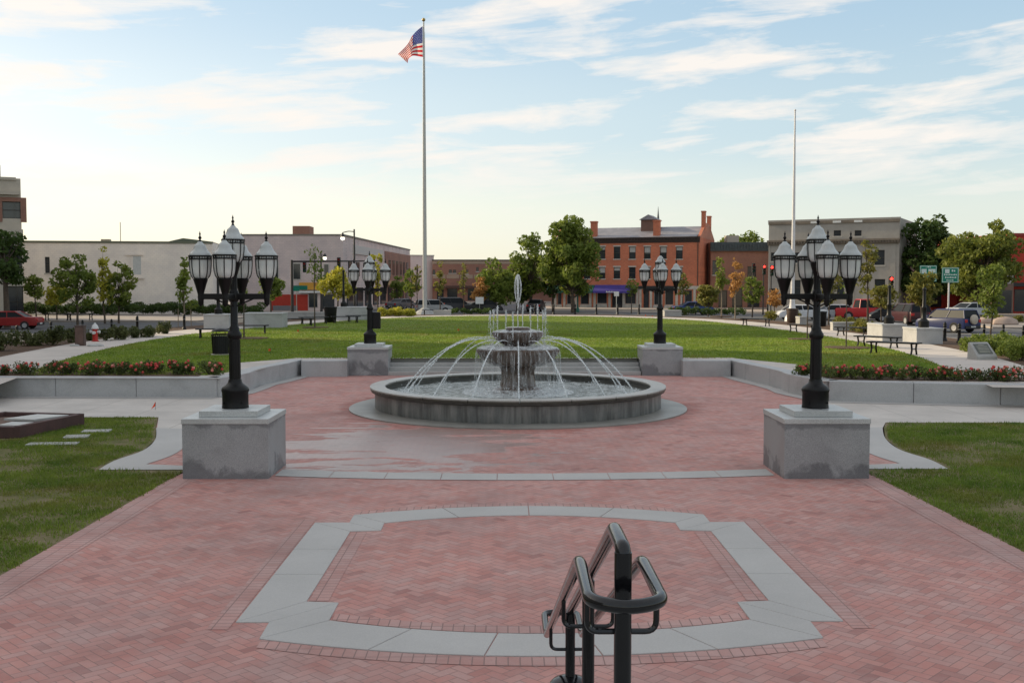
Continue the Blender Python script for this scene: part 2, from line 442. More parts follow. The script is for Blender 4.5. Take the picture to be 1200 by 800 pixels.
# bright haze towards the low sun on the left, deeper blue high up and to the right
K = 1 / 0.15
def skc(c): return tuple(v * K for v in c)
def ramp_hdr(fac, stops):
    prev = skc(stops[0][1])
    for (p0, _), (p1, c1_) in zip(stops[:-1], stops[1:]):
        n = nt.nodes.new('ShaderNodeMapRange'); n.interpolation_type = 'SMOOTHSTEP'
        n.inputs['From Min'].default_value = p0; n.inputs['From Max'].default_value = p1
        L(nt, fac, n.inputs['Value'])
        prev = mixc(nt, n.outputs[0], prev, skc(c1_))
    return prev
gl = ramp_hdr(el, [(-.02, (1.0, .92, .72)), (.06, (.95, .92, .78)), (.14, (.74, .82, .83)), (.26, (.50, .65, .75)), (.6, (.62, .67, .72)), (1.4, (.56, .62, .68))])
gl_ = 0
gr = ramp_hdr(el, [(-.02, (.84, .83, .70)), (.06, (.72, .78, .73)), (.14, (.53, .67, .73)), (.26, (.42, .59, .72)), (.6, (.52, .60, .68)), (1.4, (.54, .60, .68))])
sidef = nt.nodes.new('ShaderNodeMapRange'); sidef.interpolation_type = 'SMOOTHSTEP'
sidef.inputs['From Min'].default_value = -0.50; sidef.inputs['From Max'].default_value = 0.42
L(nt, az, sidef.inputs['Value'])
grad = mixc(nt, sidef.outputs[0], gl, gr)
base = mixc(nt, 1.0, sky.outputs[0], (2.2, 2.1, 2.1), 'MULTIPLY')
blue = mixc(nt, 0.86, base, grad)
fin = mixc(nt, math_n(nt, 'MULTIPLY', cloud, .95), blue, skc((1.02, .95, .88)))
# glow round the low sun
dp = nt.nodes.new('ShaderNodeVectorMath'); dp.operation = 'DOT_PRODUCT'
L(nt, tc.outputs['Generated'], dp.inputs[0]); dp.inputs[1].default_value = tuple(sun_dir)
gw = math_n(nt, 'POWER', math_n(nt, 'MAXIMUM', dp.outputs['Value'], 0.0), 9.0)
glow = nt.nodes.new('ShaderNodeVectorMath'); glow.operation = 'SCALE'
glow.inputs[0].default_value = skc((.45, .36, .26)); L(nt, gw, glow.inputs['Scale'])
ad = nt.nodes.new('ShaderNodeVectorMath'); ad.operation = 'ADD'; L(nt, fin, ad.inputs[0]); L(nt, glow.outputs[0], ad.inputs[1])
fin = ad.outputs[0]
L(nt, fin, bg.inputs[0]); bg.inputs[1].default_value = 0.15
sd = bpy.data.lights.new('sun', 'SUN'); sd.energy = 5.0; sd.angle = R(0.6); sd.color = (1.0, .83, .56)
so = bpy.data.objects.new('sun', sd); COL.objects.link(so)
so.rotation_euler = (-sun_dir).to_track_quat('-Z', 'Y').to_euler()
so.location = (-40, 20, 60)

# ---------------------------------------------------------------- terrain
PARK_Z = 0.55
outl = catmull([(-14.0, 28.4), (-14.8, 32), (-15.9, 36.5), (-16.8, 42), (-17.5, 50), (-17.3, 58), (-15.9, 66), (-13.3, 75), (-10.3, 83), (-5.6, 88.6), (0, 90.4),
                (5.8, 89.0), (10.8, 84.5), (14.0, 78.5), (15.6, 69), (16.3, 59), (16.3, 50), (15.4, 41), (14.1, 34.8), (13.2, 31), (12.6, 28)], 4)
def offset(line, d):
    out = []
    n = len(line)
    for i in range(n):
        a = Vector(line[max(0, i - 1)]); b = Vector(line[min(n - 1, i + 1)])
        t = (b - a).normalized(); nrm = Vector((-t.y, t.x))     # outwards: the line runs clockwise
        out.append((line[i][0] + nrm.x * d, line[i][1] + nrm.y * d))
    return out
def Tz(d):
    s = min(1, max(0, (d - 5.4) / 5.0)); s = s * s * (3 - 2 * s)
    return PARK_Z * (1 - s) - 0.10 * s
def park_d(x, y):
    p = Vector((x, y)); best = 1e9; sg = 1
    for i in range(len(outl) - 1):
        a = Vector(outl[i]); b = Vector(outl[i + 1]); ab = b - a
        t = max(0, min(1, (p - a).dot(ab) / ab.length_squared)); q = a + ab * t
        dd = (p - q).length
        if dd < best: best = dd; sg = 1 if (-ab.y * (p.x - a.x) + ab.x * (p.y - a.y)) > 0 else -1
    return best * sg
def T(x, y):
    return max(-0.03, Tz(park_d(x, y)))
def GT(px, py):
    z = 0.3
    for _ in range(12):
        x, y = G(px, py, z); z = 0.5 * z + 0.5 * T(x, y)
    return x, y, T(x, y)
def ring(name, d0, d1, mat, dz=0.0, sub=1):
    mb = MB()
    for k in range(sub):
        a = d0 + (d1 - d0) * k / sub; b = d0 + (d1 - d0) * (k + 1) / sub
        A = offset(outl, a); B = offset(outl, b)
        za, zb = Tz(a) + dz, Tz(b) + dz
        for i in range(len(A) - 1):
            mb.quad((*A[i], za), (*A[i + 1], za), (*B[i + 1], zb), (*B[i], zb))
    me = mb.build(name, mat, smooth=True)
    for p in me.data.polygons:
        if p.normal.z < 0: p.flip()
    return struct(me)
# far ground and roads
g = MB().sheet([(-3000, -300), (3000, -300), (3000, 4000), (-3000, 4000)], -0.16).build('ground', MULCH); struct(g)
g = MB().sheet([(-260, 27.5), (260, 27.5), (260, 330), (-260, 330)], -0.03).build('road', ASPH); struct(g)
ring('park_path', 0.0, 2.7, CONC2, 0.004)
ring('planting_bed', 2.7, 10.5, MULCH, 0.0, 6)
# kerb between bed and road
kb = MB()
A_ = offset(outl, 9.3); B_ = offset(outl, 9.6)
for i in range(len(A_) - 1):
    kb.prism([A_[i], A_[i + 1], B_[i + 1], B_[i]], -0.1, 0.13)
struct(kb.build('kerb', CONC2))
# lawn sheet: outline closed in front by the paving behind the retaining wall
front = [(12.6, 30.2), (9.1, 30.4), (8.75, 33.2), (9.6, 36.0), (8.1, 38.9), (-8.1, 38.9), (-9.8, 36.6), (-8.9, 33.0), (-9.3, 31.8), (-14.6, 31.8)]
lawn_poly = [p for p in outl if p[1] > 31.9 or (p[0] > 0 and p[1] > 30.3)] + front
mbl = MB()
mbl.sheet(lawn_poly, PARK_Z)
lawn = mbl.build('lawn', TURF); struct(lawn)
# paving behind the wall, linking the steps
pad = [(-8.9, 30.6), (-14.6, 30.6), (-14.6, 31.8), (-9.3, 31.8), (-8.9, 33.0), (-9.8, 36.6), (-8.1, 38.9), (8.1, 38.9), (9.6, 36.0), (8.75, 33.2), (9.1, 30.4), (13.2, 29.9), (13.2, 28.6), (8.6, 29.4),
       (8.15, 32.6), (7.7, 38.2), (-7.7, 38.2), (-8.15, 32.6), (-8.5, 30.6)]
# plaza paving
def bandpoly_left():
    return [(-8.3, 24.1), (-7.7, 22.4), (-7.5, 20.9), (-7.55, 19.0), (-7.42, 18.78)]
pav = [(-6.1, 6.0), (6.1, 6.0), (6.0, 17.8), (6.0, 18.8), (7.0, 18.95), (7.75, 22.5), (8.6, 25.0), (8.9, 29.2), (8.65, 29.9), (8.2, 32.6), (7.75, 38.3), (-7.75, 38.3), (-8.2, 32.6),
       (-8.6, 30.6), (-8.9, 26.1), (-8.3, 24.1), (-7.6, 22.4), (-7.0, 19.0), (-6.0, 18.8), (-6.0, 17.8)]
g = MB().sheet(pav, 0.0).build('plaza_paving', HERR); struct(g)
# concrete walks that cross in front of the wall
wk = MB()
wk.sheet([(-42, 26.15), (-8.9, 26.15), (-8.3, 24.2), (-7.55, 24.0), (-8.0, 26.0), (-8.15, 30.75), (-42, 31.3)], 0.004)
wk.sheet([(8.7, 25.05), (42, 24.5), (42, 27.6), (13.2, 28.7), (8.5, 29.7), (7.95, 26.0), (7.55, 24.0), (8.25, 24.0)], 0.004)
struct(wk.build('walkway', CONC))
# curved edging bands beside the near pedestals
bd = MB()
def strip(mb, A, B, z):
    for i in range(len(A) - 1): mb.sheet([A[i], A[i + 1], B[i + 1], B[i]], z)
lo = catmull([(-8.32, 24.2), (-7.75, 22.4), (-7.50, 20.9), (-7.62, 19.7), (-7.55, 18.72)], 5)
li = catmull([(-7.55, 24.0), (-7.05, 22.4), (-6.8, 21.2), (-6.75, 20.2), (-6.9, 19.3)], 5)
strip(bd, lo, li, 0.008)
bd.sheet([(-7.55, 18.72), (-5.80, 18.72), (-5.80, 19.05), (-6.9, 19.3)], 0.0085)
strip(bd, [(-p[0], p[1]) for p in lo], [(-p[0], p[1]) for p in li], 0.008)
bd.sheet([(7.55, 18.72), (5.80, 18.72), (5.80, 19.05), (6.9, 19.3)], 0.0085)
# stone line between the near pedestals, slightly bowed
n = 9
for i in range(n):
    xa = -4.3 + 8.6 * i / n + .006; xb = -4.3 + 8.6 * (i + 1) / n - .006
    f = lambda x: 17.68 + 0.42 * (x / 4.3) ** 2
    bd.sheet([(xa, f(xa)), (xb, f(xb)), (xb, f(xb) + .62), (xa, f(xa) + .62)], 0.008)
# strip at the foot of the retaining wall
struct(bd.build('paving_band', BAND))
# octagon-like stone border in the middle of the paving
cb = MB()
def shrink(poly, g=.007):
    c = Vector((sum(p[0] for p in poly) / len(poly), sum(p[1] for p in poly) / len(poly)))
    return [tuple(Vector(p) + (c - Vector(p)).normalized() * g) for p in poly]
def slab(poly): cb.prism(shrink(poly), -.02, .0105)
cuts = [(10.2, 10.88), (11.9, 11.9), (13.05, 13.05), (14.53, 14.0)]
for s in (-1, 1):
    for (a, b), (c, d) in zip(cuts[:-1], cuts[1:]):
        slab([(s * 2.97, a), (s * 2.97, c), (s * 2.40, d), (s * 2.40, b)])
    slab([(s * 2.97, 14.53), (s * 2.5, 14.53), (s * 2.0, 14.05), (s * 2.40, 14.0)])
    slab([(s * 2.5, 14.53), (s * 2.5, 15.0), (s * 2.0, 14.5), (s * 2.0, 14.05)])
    slab([(s * 2.97, 10.2), (s * 2.65, 10.2), (s * 2.06, 10.84), (s * 2.40, 10.88)])
    slab([(s * 2.65, 10.2), (s * 2.63, 9.72), (s * 2.06, 10.26), (s * 2.06, 10.84)])
def arcslabs(xo, yo, yoc, xi, yi, yic, n):
    fo = lambda t: (xo * (2 * t - 1), yoc + (yo - yoc) * (2 * t - 1) ** 2)
    fi = lambda t: (xi * (2 * t - 1), yic + (yi - yic) * (2 * t - 1) ** 2)
    for i in range(n):
        ts = [(i + k / 3) / n for k in range(4)]
        slab([fo(t) for t in ts] + [fi(t) for t in ts[::-1]])
arcslabs(2.5, 15.0, 15.6, 2.0, 14.5, 14.97, 4)
arcslabs(2.63, 9.72, 9.24, 2.06, 10.26, 9.85, 5)
struct(cb.build('stone_border', BAND, bevel=.004, seg=1))
# brick edging courses
ec = MB()
for s in (-1, 1):
    ec.sheet([(s * 5.66, 6.0), (s * 6.1, 6.0), (s * 6.0, 17.8), (s * 5.58, 17.8)], 0.004)
    ec.sheet([(s * 2.99, 10.0), (s * 3.20, 10.0), (s * 3.20, 14.75), (s * 2.99, 14.75)], 0.004)
    ec.sheet([(s * 2.18, 10.9), (s * 2.385, 10.9), (s * 2.385, 13.98), (s * 2.18, 13.98)], 0.004)
struct(ec.build('brick_edging', SOLD_X))
ec = MB()
def arcstrip(x0, ya, yac, w):
    fo = lambda t: (x0 * (2 * t - 1), yac + (ya - yac) * (2 * t - 1) ** 2)
    pts = [fo(i / 16) for i in range(17)]
    strip(ec, pts, [(p[0], p[1] + w) for p in pts], 0.0045)
arcstrip(2.6, 9.70, 9.22, -.21)
arcstrip(2.5, 15.02, 15.62, .21)
arcstrip(2.04, 10.28, 9.87, .21)
struct(ec.build('brick_edging', SOLD_Y))
# front lawns
fl = MB()
fl.sheet([(-6.0, 17.8), (-6.1, 6.0), (-45, 6.0), (-45, 26.14), (-8.9, 26.14), (-8.32, 24.2), (-7.75, 22.4), (-7.50, 20.9), (-7.62, 19.7), (-7.55, 18.72), (-5.95, 18.72)], 0.0)
fl.sheet([(6.0, 17.8), (6.1, 6.0), (45, 6.0), (45, 24.4), (8.7, 25.04), (8.32, 24.1), (7.75, 22.4), (7.50, 20.9), (7.62, 19.7), (7.55, 18.72), (5.95, 18.72)], 0.0)
o = fl.build('front_lawn', TURF2); struct(o)

# steps up to the park between the far pedestals, and the walk behind the wall
st = MB()
for i in range(3):
    z = PARK_Z * (i + 1) / 4
    st.box(-4.55, 4.55, 38.05 + .36 * i, 39.2, z - PARK_Z / 4, z)
st.box(-4.55, 4.55, 38.05 + .36 * 3, 39.35, PARK_Z * .75, PARK_Z + .003)
struct(st.build('steps', GRAN_L, bevel=.012))
pd = MB()
pd.sheet([(-9.3, 31.8), (-14.6, 31.8), (-14.6, 30.9), (-8.6, 30.7), (-8.3, 32.6), (-7.9, 38.0), (-8.1, 38.9), (-9.8, 36.6), (-8.9, 33.0)], PARK_Z + .002)
pd.sheet([(9.1, 30.4), (13.2, 30.4), (13.2, 28.7), (8.6, 29.7), (8.3, 32.6), (7.85, 38.0), (8.1, 38.9), (9.6, 36.0), (8.75, 33.2)], PARK_Z + .002)
pd.sheet([(-8.1, 38.9), (-7.9, 38.0), (-4.55, 38.4), (-4.55, 39.3), (-8.1, 39.3)], PARK_Z + .004)
pd.sheet([(8.1, 38.9), (7.9, 38.0), (4.55, 38.4), (4.55, 39.3), (8.1, 39.3)], PARK_Z + .004)
struct(pd.build('upper_walk', CONC2))

# stairs the photographer stands on
sr = MB()
for i in range(10):
    z1 = .165 * (10 - i)
    sr.box(-4.2, 4.2, (3.3 + .38 * i) if i else -4.0, 3.3 + .38 * (i + 1), 0, z1 - .012 if i else z1)
struct(sr.build('stairs', GRAN_L, bevel=.01))

# ---------------------------------------------------------------- retaining walls
def wall(name, path, label, h=PARK_Z + .02, th=.46):
    t = thing(name, label, 'wall', (0, 0, 0))
    pts = catmull(path, 8)
    # resample by arc length
    acc = [0]
    for a, b in zip(pts[:-1], pts[1:]): acc.append(acc[-1] + (Vector(b) - Vector(a)).length)
    def at(s):
        for i in range(len(acc) - 1):
            if s <= acc[i + 1]:
                u = (s - acc[i]) / max(1e-6, acc[i + 1] - acc[i]); return Vector(pts[i]).lerp(Vector(pts[i + 1]), u)
        return Vector(pts[-1])
    def nr(s):
        t_ = (at(min(acc[-1], s + .1)) - at(max(0, s - .1))).normalized(); return Vector((-t_.y, t_.x))
    nb = max(1, round(acc[-1] / 2.3)); bl = acc[-1] / nb
    mb = MB(); tp = MB()
    for k in range(nb):
        ss = [k * bl + .005 + (bl - .01) * q / 4 for q in range(5)]
        A = [at(s) for s in ss]; B = [at(s) + nr(s) * th for s in ss]
        mb.prism([tuple(p) for p in A] + [tuple(p) for p in B[::-1]], -.05, h)
    mb.build('wall_blocks', GRAN, t, bevel=.018)
    ft = MB()
    for k in range(nb * 2):
        s0, s1 = acc[-1] * k / nb / 2, acc[-1] * (k + 1) / nb / 2
        A = [at(s0), at(s1)]; B = [at(s0) - nr(s0) * .42, at(s1) - nr(s1) * .42]
        ft.sheet([tuple(A[0]), tuple(A[1]), tuple(B[1]), tuple(B[0])], .0125)
    ft.build('footing_band', BAND, t)
    return t
lw = wall('retaining_wall', [(-5.95, 38.05), (-6.8, 38.02), (-7.6, 37.95)][::1] , 'short low granite wall joining the far left lamp pedestal')
rw = wall('retaining_wall', [(5.95, 37.98), (6.8, 37.98), (7.68, 37.95)][::-1], 'short low granite wall joining the far right lamp pedestal')
wall('retaining_wall', [(-7.65, 38.35), (-7.85, 36.3), (-8.25, 34.2), (-8.2, 32.6), (-8.45, 31.3), (-8.6, 30.75)][::-1], 'curved low grey granite wall left of the fountain')
wall('retaining_wall', [(7.70, 38.35), (7.85, 36.3), (8.25, 33.4), (8.2, 32.0), (8.5, 30.5), (8.68, 29.75)], 'curved low grey granite wall right of the fountain')
wall('retaining_wall', [(-42, 31.3), (-30, 31.2), (-20, 31.1), (-15, 31.0), (-8.7, 30.75)], 'long straight granite wall in front of the left rose bed')
wall('retaining_wall', [(8.75, 29.65), (13.2, 28.6), (20, 27.6), (42, 25.5)], 'long straight granite wall in front of the right rose bed')

# ---------------------------------------------------------------- pedestals and lamps
def pedestal(cx, cy, label):
    t = thing('lamp_pedestal', label, 'pedestal', (cx, cy, 0), group='granite lamp pedestals round the fountain')
    w = .735
    MB().box(-w + .012, w - .012, -w + .012, w - .012, -.02, .93).build('block', GRAN_P, t, bevel=.006)
    MB().box(-w, w, -w, w, .932, 1.02).build('cap_slab', GRAN_T, t, bevel=.006)
    MB().box(-.5, .5, -.5, .5, 1.022, 1.125).build('plinth', GRAN_T, t, bevel=.006)
    return t
PEDS = [(-5.07, 18.57, 'near left'), (5.10, 18.52, 'near right'), (-5.27, 38.74, 'far left'), (5.30, 38.67, 'far right')]
for x, y, w in PEDS:
    pedestal(x, y, {'near left': 'large grey granite block under the near left lamp', 'near right': 'large grey granite block with dark damp stain under the near right lamp',
                    'far left': 'grey granite block under the lamp left of the steps', 'far right': 'grey granite block under the lamp right of the steps'}[w])
def globe_mat():
    m, nt, b = new_mat('prismatic_glass')
    v = coord(nt)
    sx = nt.nodes.new('ShaderNodeSeparateXYZ'); L(nt, v, sx.inputs[0])
    a = math_n(nt, 'ARCTAN2', sx.outputs[1], sx.outputs[0])
    rib = math_n(nt, 'SINE', math_n(nt, 'MULTIPLY', a, 48.0))
    b.inputs['Base Color'].default_value = (.80, .82, .80, 1); b.inputs['Roughness'].default_value = .22
    b.inputs['Transmission Weight'].default_value = .30; b.inputs['IOR'].default_value = 1.3
    z = ramp(nt, math_n(nt, 'ADD', sx.outputs[2], 0.0), [(0.42, (.60, .63, .62)), (0.58, (.82, .83, .80)), (.7, (.70, .73, .72))])
    L(nt, z, b.inputs['Base Color'])
    bump(nt, b, rib, .35, .004)
    return m
GLOBE = globe_mat()
DOME = M('lamp_dome_white', (.46, .48, .47), .22, .12, 6, bmp=.05)
def street_lamp():
    t = thing('street_lamp', '', 'street lamp', (0, 0, 0), group='black five-lantern lamps round the fountain')
    b = MB().lathe([(.23, 0), (.23, .03), (.225, .05), (.225, .27), (.235, .29), (.24, .32), (.22, .36), (.17, .40), (.13, .43), (.115, .47), (.11, .50)], 32)
    for k in range(4):
        a = PI / 4 + k * PI / 2
        b.blob((.235 * math.cos(a) * 1.0, .235 * math.sin(a), .1), .018)
    b.build('base', BLACK, t, smooth=True)
    p = MB().lathe([(.098, .48), (.094, 1.20), (.115, 1.22), (.125, 1.25), (.125, 1.29), (.10, 1.33), (.085, 1.36), (.085, 1.40), (.064, 1.43), (.060, 2.30)], 24, flute=0)
    for k in range(12):
        a = 2 * PI * k / 12
        p.tube([(.094 * math.cos(a), .094 * math.sin(a), .52), (.090 * math.cos(a), .090 * math.sin(a), 1.19)], .010, 5)
    p.build('post', BLACK, t, smooth=True)
    for k in range(4):
        a = k * PI / 2
        m = MB(); m.T = Matrix.Rotation(a, 4, 'Z')
        m.box(.05, .62, -.034, .034, 1.895, 1.995)
        m.lathe([(.001, 1.77), (.020, 1.785), (.030, 1.81), (.024, 1.83), (.045, 1.86), (.055, 1.895)], 12, (.575, 0, 0))
        m.tube([(.06, 0, 1.78), (.16, 0, 1.83), (.28, 0, 1.88), (.36, 0, 1.915)], .016, 6)
        m.build('arm', BLACK, t, smooth=False, bevel=.006, seg=1)
    hub = MB().lathe([(.075, 1.86), (.082, 1.88), (.082, 2.02), (.07, 2.05), (.062, 2.06)], 20)
    hub.build('hub', BLACK, t, smooth=True)
    def lantern(x, y, z):
        ln = MB()
        # cup, its neck and the base ring
        ln.lathe([(.045, 0), (.05, .02), (.052, .10), (.060, .14), (.052, .17), (.075, .26), (.105, .36), (.128, .43), (.135, .455), (.125, .475)], 24)
        # cage of thin bars round the globe
        for k in range(8):
            a = 2 * PI * k / 8 + .2
            pts = [(.135, .468), (.168, .51), (.189, .59), (.200, .70), (.203, .80), (.204, .85)]
            ln.tube([(r * math.cos(a), r * math.sin(a), h) for r, h in pts], .0085, 5)
        ln.lathe([(.198, .800), (.212, .800), (.212, .822), (.198, .822)], 28, closed=True)
        ln.lathe([(.199, .852), (.218, .852), (.218, .876), (.199, .876)], 28, closed=True)
        for k in range(28):
            a = 2 * PI * k / 28
            ln.tube([(.205 * math.cos(a), .205 * math.sin(a), .815), (.207 * math.cos(a), .207 * math.sin(a), .868)], .0055, 4, caps=False)
        o = ln.build('lantern', BLACK, t, smooth=True, loc=(x, y, z)); o.scale = (.93, .93, .98)
        MB().lathe([(.100, .470), (.140, .485), (.164, .52), (.181, .59), (.191, .69), (.195, .80), (.193, .857)], 32, cap=False).build('glass_globe', GLOBE, o, smooth=True)
        MB().lathe([(.196, .858), (.200, .872), (.196, .892), (.182, .915), (.160, .938), (.138, .965), (.120, .998), (.108, 1.03), (.100, 1.052), (.086, 1.068), (.064, 1.082), (.048, 1.10), (.036, 1.118), (.012, 1.130)], 32, flute=16, amp=.012).build('dome', DOME, o, smooth=True, auto=False)
        MB().lathe([(.026, 1.118), (.028, 1.14), (.014, 1.155), (.030, 1.178), (.032, 1.195), (.014, 1.215), (.012, 1.24), (.020, 1.255), (.010, 1.275), (.001, 1.31)], 12).build('finial', BLACK, o, smooth=True)
    for k in range(4):
        a = k * PI / 2
        lantern(.575 * math.cos(a), .575 * math.sin(a), 1.80)
    lantern(0, 0, 2.08)
    return t
lamp0 = street_lamp()
first = True
for (x, y, w) in PEDS:
    lab = {'near left': 'black lamp with five glass lanterns on the near left granite block', 'near right': 'black lamp with five glass lanterns on the near right granite block',
           'far left': 'black five-lantern lamp left of the steps behind the fountain', 'far right': 'black five-lantern lamp right of the steps behind the fountain'}[w]
    if first: lamp0.location = (x, y, 1.127); lamp0['label'] = lab; first = False
    else: dup(lamp0, (x, y, 1.127), 0, lab)
# small electrical box on the far left lamp's post
t = tag(MB().box(-.16, .16, -.10, .12, -.30, .30).build('utility_box', BLACK, bevel=.01), 'black box strapped to the post of the far left lamp', 'utility box')
t.location = (-5.06, 38.86, 1.95)

# ---------------------------------------------------------------- fountain
FX, FY = 0.0, 28.35
ft = thing('fountain', 'round granite fountain with two tiered bowls and arching jets', 'fountain', (FX, FY, 0))
WETSTONE = granite('fountain_wall_stone', (.17, .175, .17), .5, .45, streak=True)
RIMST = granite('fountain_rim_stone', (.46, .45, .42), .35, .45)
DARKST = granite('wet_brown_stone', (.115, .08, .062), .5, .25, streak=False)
AP = concrete('apron_stone', (.26, .25, .225), 0, .40, .35)
MB().lathe([(3.6, -.05), (4.48, -.05), (4.48, .028), (4.40, .045), (3.6, .045)], 96, closed=True).build('apron', AP, ft, smooth=True)
MB().lathe([(3.78, .03), (3.80, .06), (3.80, .52), (3.60, .52), (3.60, .03)], 96, closed=True).build('basin_wall', WETSTONE, ft, smooth=True)
rim = MB(); rim2 = MB()
for k in range(20):
    a0, a1 = 2 * PI * k / 20 + .0022, 2 * PI * (k + 1) / 20 - .0022
    n = 6
    P = lambda r: [(r * math.cos(a0 + (a1 - a0) * i / n), r * math.sin(a0 + (a1 - a0) * i / n)) for i in range(n + 1)]
    rim.prism(P(3.93) + P(3.53)[::-1], .564, .605)
    rim2.prism(P(3.925) + P(3.535)[::-1], .522, .5635)
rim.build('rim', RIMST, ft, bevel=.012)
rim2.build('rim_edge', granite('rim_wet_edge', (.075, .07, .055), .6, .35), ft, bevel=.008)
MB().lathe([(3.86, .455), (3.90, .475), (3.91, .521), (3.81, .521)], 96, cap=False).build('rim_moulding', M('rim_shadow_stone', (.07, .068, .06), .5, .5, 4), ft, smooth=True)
MB().lathe([(3.59, .10), (3.59, .5)], 96, cap=False).build('basin_lining', M('basin_lining', (.10, .10, .09), .6, .4, 3), ft, smooth=True)
# water
def water_mat():
    m, nt, b = new_mat('basin_water')
    pos = worldpos(nt)
    n1 = noise_n(nt, 5.5, 6, .65, pos, .6); n2 = noise_n(nt, 22, 4, .6, pos)
    sp = nt.nodes.new('ShaderNodeSeparateXYZ'); L(nt, coord(nt), sp.inputs[0])
    rr = math_n(nt, 'SQRT', math_n(nt, 'ADD', math_n(nt, 'MULTIPLY', sp.outputs[0], sp.outputs[0]), math_n(nt, 'MULTIPLY', sp.outputs[1], sp.outputs[1])))
    foam = math_n(nt, 'ADD', n1, ramp(nt, math_n(nt, 'DIVIDE', rr, 4.0), [(.20, .22), (.38, .02), (.70, .03), (.78, .10), (.86, 0.0)]))
    c = ramp(nt, foam, [(.45, (.24, .26, .245)), (.55, (.40, .43, .41)), (.66, (.78, .82, .81))])
    L(nt, c, b.inputs['Base Color'])
    b.inputs['Roughness'].default_value = .12; b.inputs['IOR'].default_value = 1.33
    bump(nt, b, math_n(nt, 'ADD', n1, math_n(nt, 'MULTIPLY', n2, .5)), .9, .06)
    return m
MB().lathe([(3.595, .385), (2.4, .385), (1.2, .385), (.6, .385), (.001, .385)], 96, cap=False).build('water', water_mat(), ft, smooth=True)
# tiers
MB().lathe([(.72, .30), (.72, .44), (.62, .50), (.54, .56)], 48).build('foot', DARKST, ft, smooth=True)
MB().lathe([(.50, .52), (.46, .60), (.43, .80), (.43, .98), (.47, 1.06), (.54, 1.12)], 96, flute=20, amp=.035).build('column', DARKST, ft, smooth=True)
MB().lathe([(.50, 1.08), (.66, 1.12), (.84, 1.20), (.98, 1.31), (1.06, 1.43), (1.10, 1.49), (1.10, 1.55), (1.06, 1.565), (1.0, 1.53), (.6, 1.50), (.3, 1.50)], 120, flute=30, amp=.016).build('lower_bowl', DARKST, ft, smooth=True)
MB().lathe([(.34, 1.48), (.32, 1.58), (.36, 1.66), (.44, 1.70)], 48).build('stem', DARKST, ft, smooth=True)
MB().lathe([(.40, 1.68), (.48, 1.72), (.58, 1.80), (.655, 1.90), (.68, 1.95), (.685, 2.0), (.66, 2.015), (.60, 1.99), (.2, 1.99)], 96, flute=24, amp=.012).build('upper_bowl', DARKST, ft, smooth=True)
MB().lathe([(.30, 1.985), (.30, 2.04), (.325, 2.06), (.33, 2.10), (.30, 2.135), (.10, 2.14)], 40).build('spout_cap', DARKST, ft, smooth=True)
def jet_mat(name, col, alpha):
    m, nt, b = new_mat(name)
    pos = worldpos(nt)
    n = noise_n(nt, 26, 4, .7, scalev(nt, pos, (1, 1, .35)))
    b.inputs['Base Color'].default_value = (*col, 1); b.inputs['Roughness'].default_value = .25
    b.inputs['Transmission Weight'].default_value = .25; b.inputs['IOR'].default_value = 1.2
    L(nt, ramp(nt, n, [(.40, alpha * .12), (.60, min(1, alpha * 1.15))]), b.inputs['Alpha'])
    return m
JET = jet_mat('water_jet', (.86, .89, .90), .85)
SPRAY = jet_mat('water_spray', (.84, .87, .88), .42)
rng = random.Random(3)
def droplets(mb, pts, n, spread, r0, r1):
    for _ in range(n):
        k = rng.random() * (len(pts) - 1); i = int(k); p = Vector(pts[i]).lerp(Vector(pts[i + 1]), k - i)
        s = spread * (0.3 + .7 * k / len(pts))
        q = p + Vector((rng.gauss(0, s), rng.gauss(0, s), rng.gauss(0, s)))
        mb.blob(tuple(q), rng.uniform(r0, r1), 5, 3)
# sixteen arching jets that rise from the lower bowl and fall near the basin wall
for k in range(16):
    a = 2 * PI * k / 16 + rng.uniform(-.015, .015)
    r0, r1 = .70, 3.12 + rng.uniform(-.08, .08)
    z0, zt = 1.78, 1.84 + rng.uniform(-.03, .03)
    pts = []
    # parabola from (r0,z0) over the apex to (r1,.39)
    up = math.sqrt(zt - z0); dn = math.sqrt(zt - .39); tt = up + dn
    for i in range(19):
        s = i / 18; z = zt - (tt * s - up) ** 2
        pts.append(((r0 + (r1 - r0) * s) * math.cos(a), (r0 + (r1 - r0) * s) * math.sin(a), z))
    mb = MB(); mb.tube(pts, [.009 + .008 * i / 18 + rng.uniform(-.002, .003) for i in range(19)], 6)
    droplets(mb, pts[3:], 150, .028, .004, .011)
    mb.tube([(p[0] * 1.004, p[1] + .012, p[2] - .02 * (i / 18)) for i, p in enumerate(pts)], [.006 + .006 * i / 18 for i in range(19)], 5)
    e = pts[-1]
    for _ in range(60):
        mb.blob((e[0] + rng.gauss(0, .11), e[1] + rng.gauss(0, .09), .39 + abs(rng.gauss(0, .05))), rng.uniform(.006, .018), 5, 3)
    mb.build('arching_jet', JET, ft, smooth=True)
# upright jets on the upper bowl
for k in range(10):
    a = 2 * PI * (k + .2) / 10
    x, y = .74 * math.cos(a), .74 * math.sin(a)
    h = 2.62 + rng.uniform(-.06, .14)
    up = [(x + rng.uniform(-.006, .006), y, 1.9 + (h - 1.9) * i / 8) for i in range(9)]
    mb = MB(); mb.tube(up, [.011, .010, .010, .009, .011, .012, .016, .022, .010], 6)
    dnn = [(x * (1 + .10 * i / 5), y * (1 + .10 * i / 5), h - .02 - (h - 1.75) * (i / 5) ** 1.4) for i in range(6)]
    droplets(mb, dnn, 90, .022, .004, .012); droplets(mb, up[5:], 40, .026, .006, .015)
    mb.build('upright_jet', JET, ft, smooth=True)
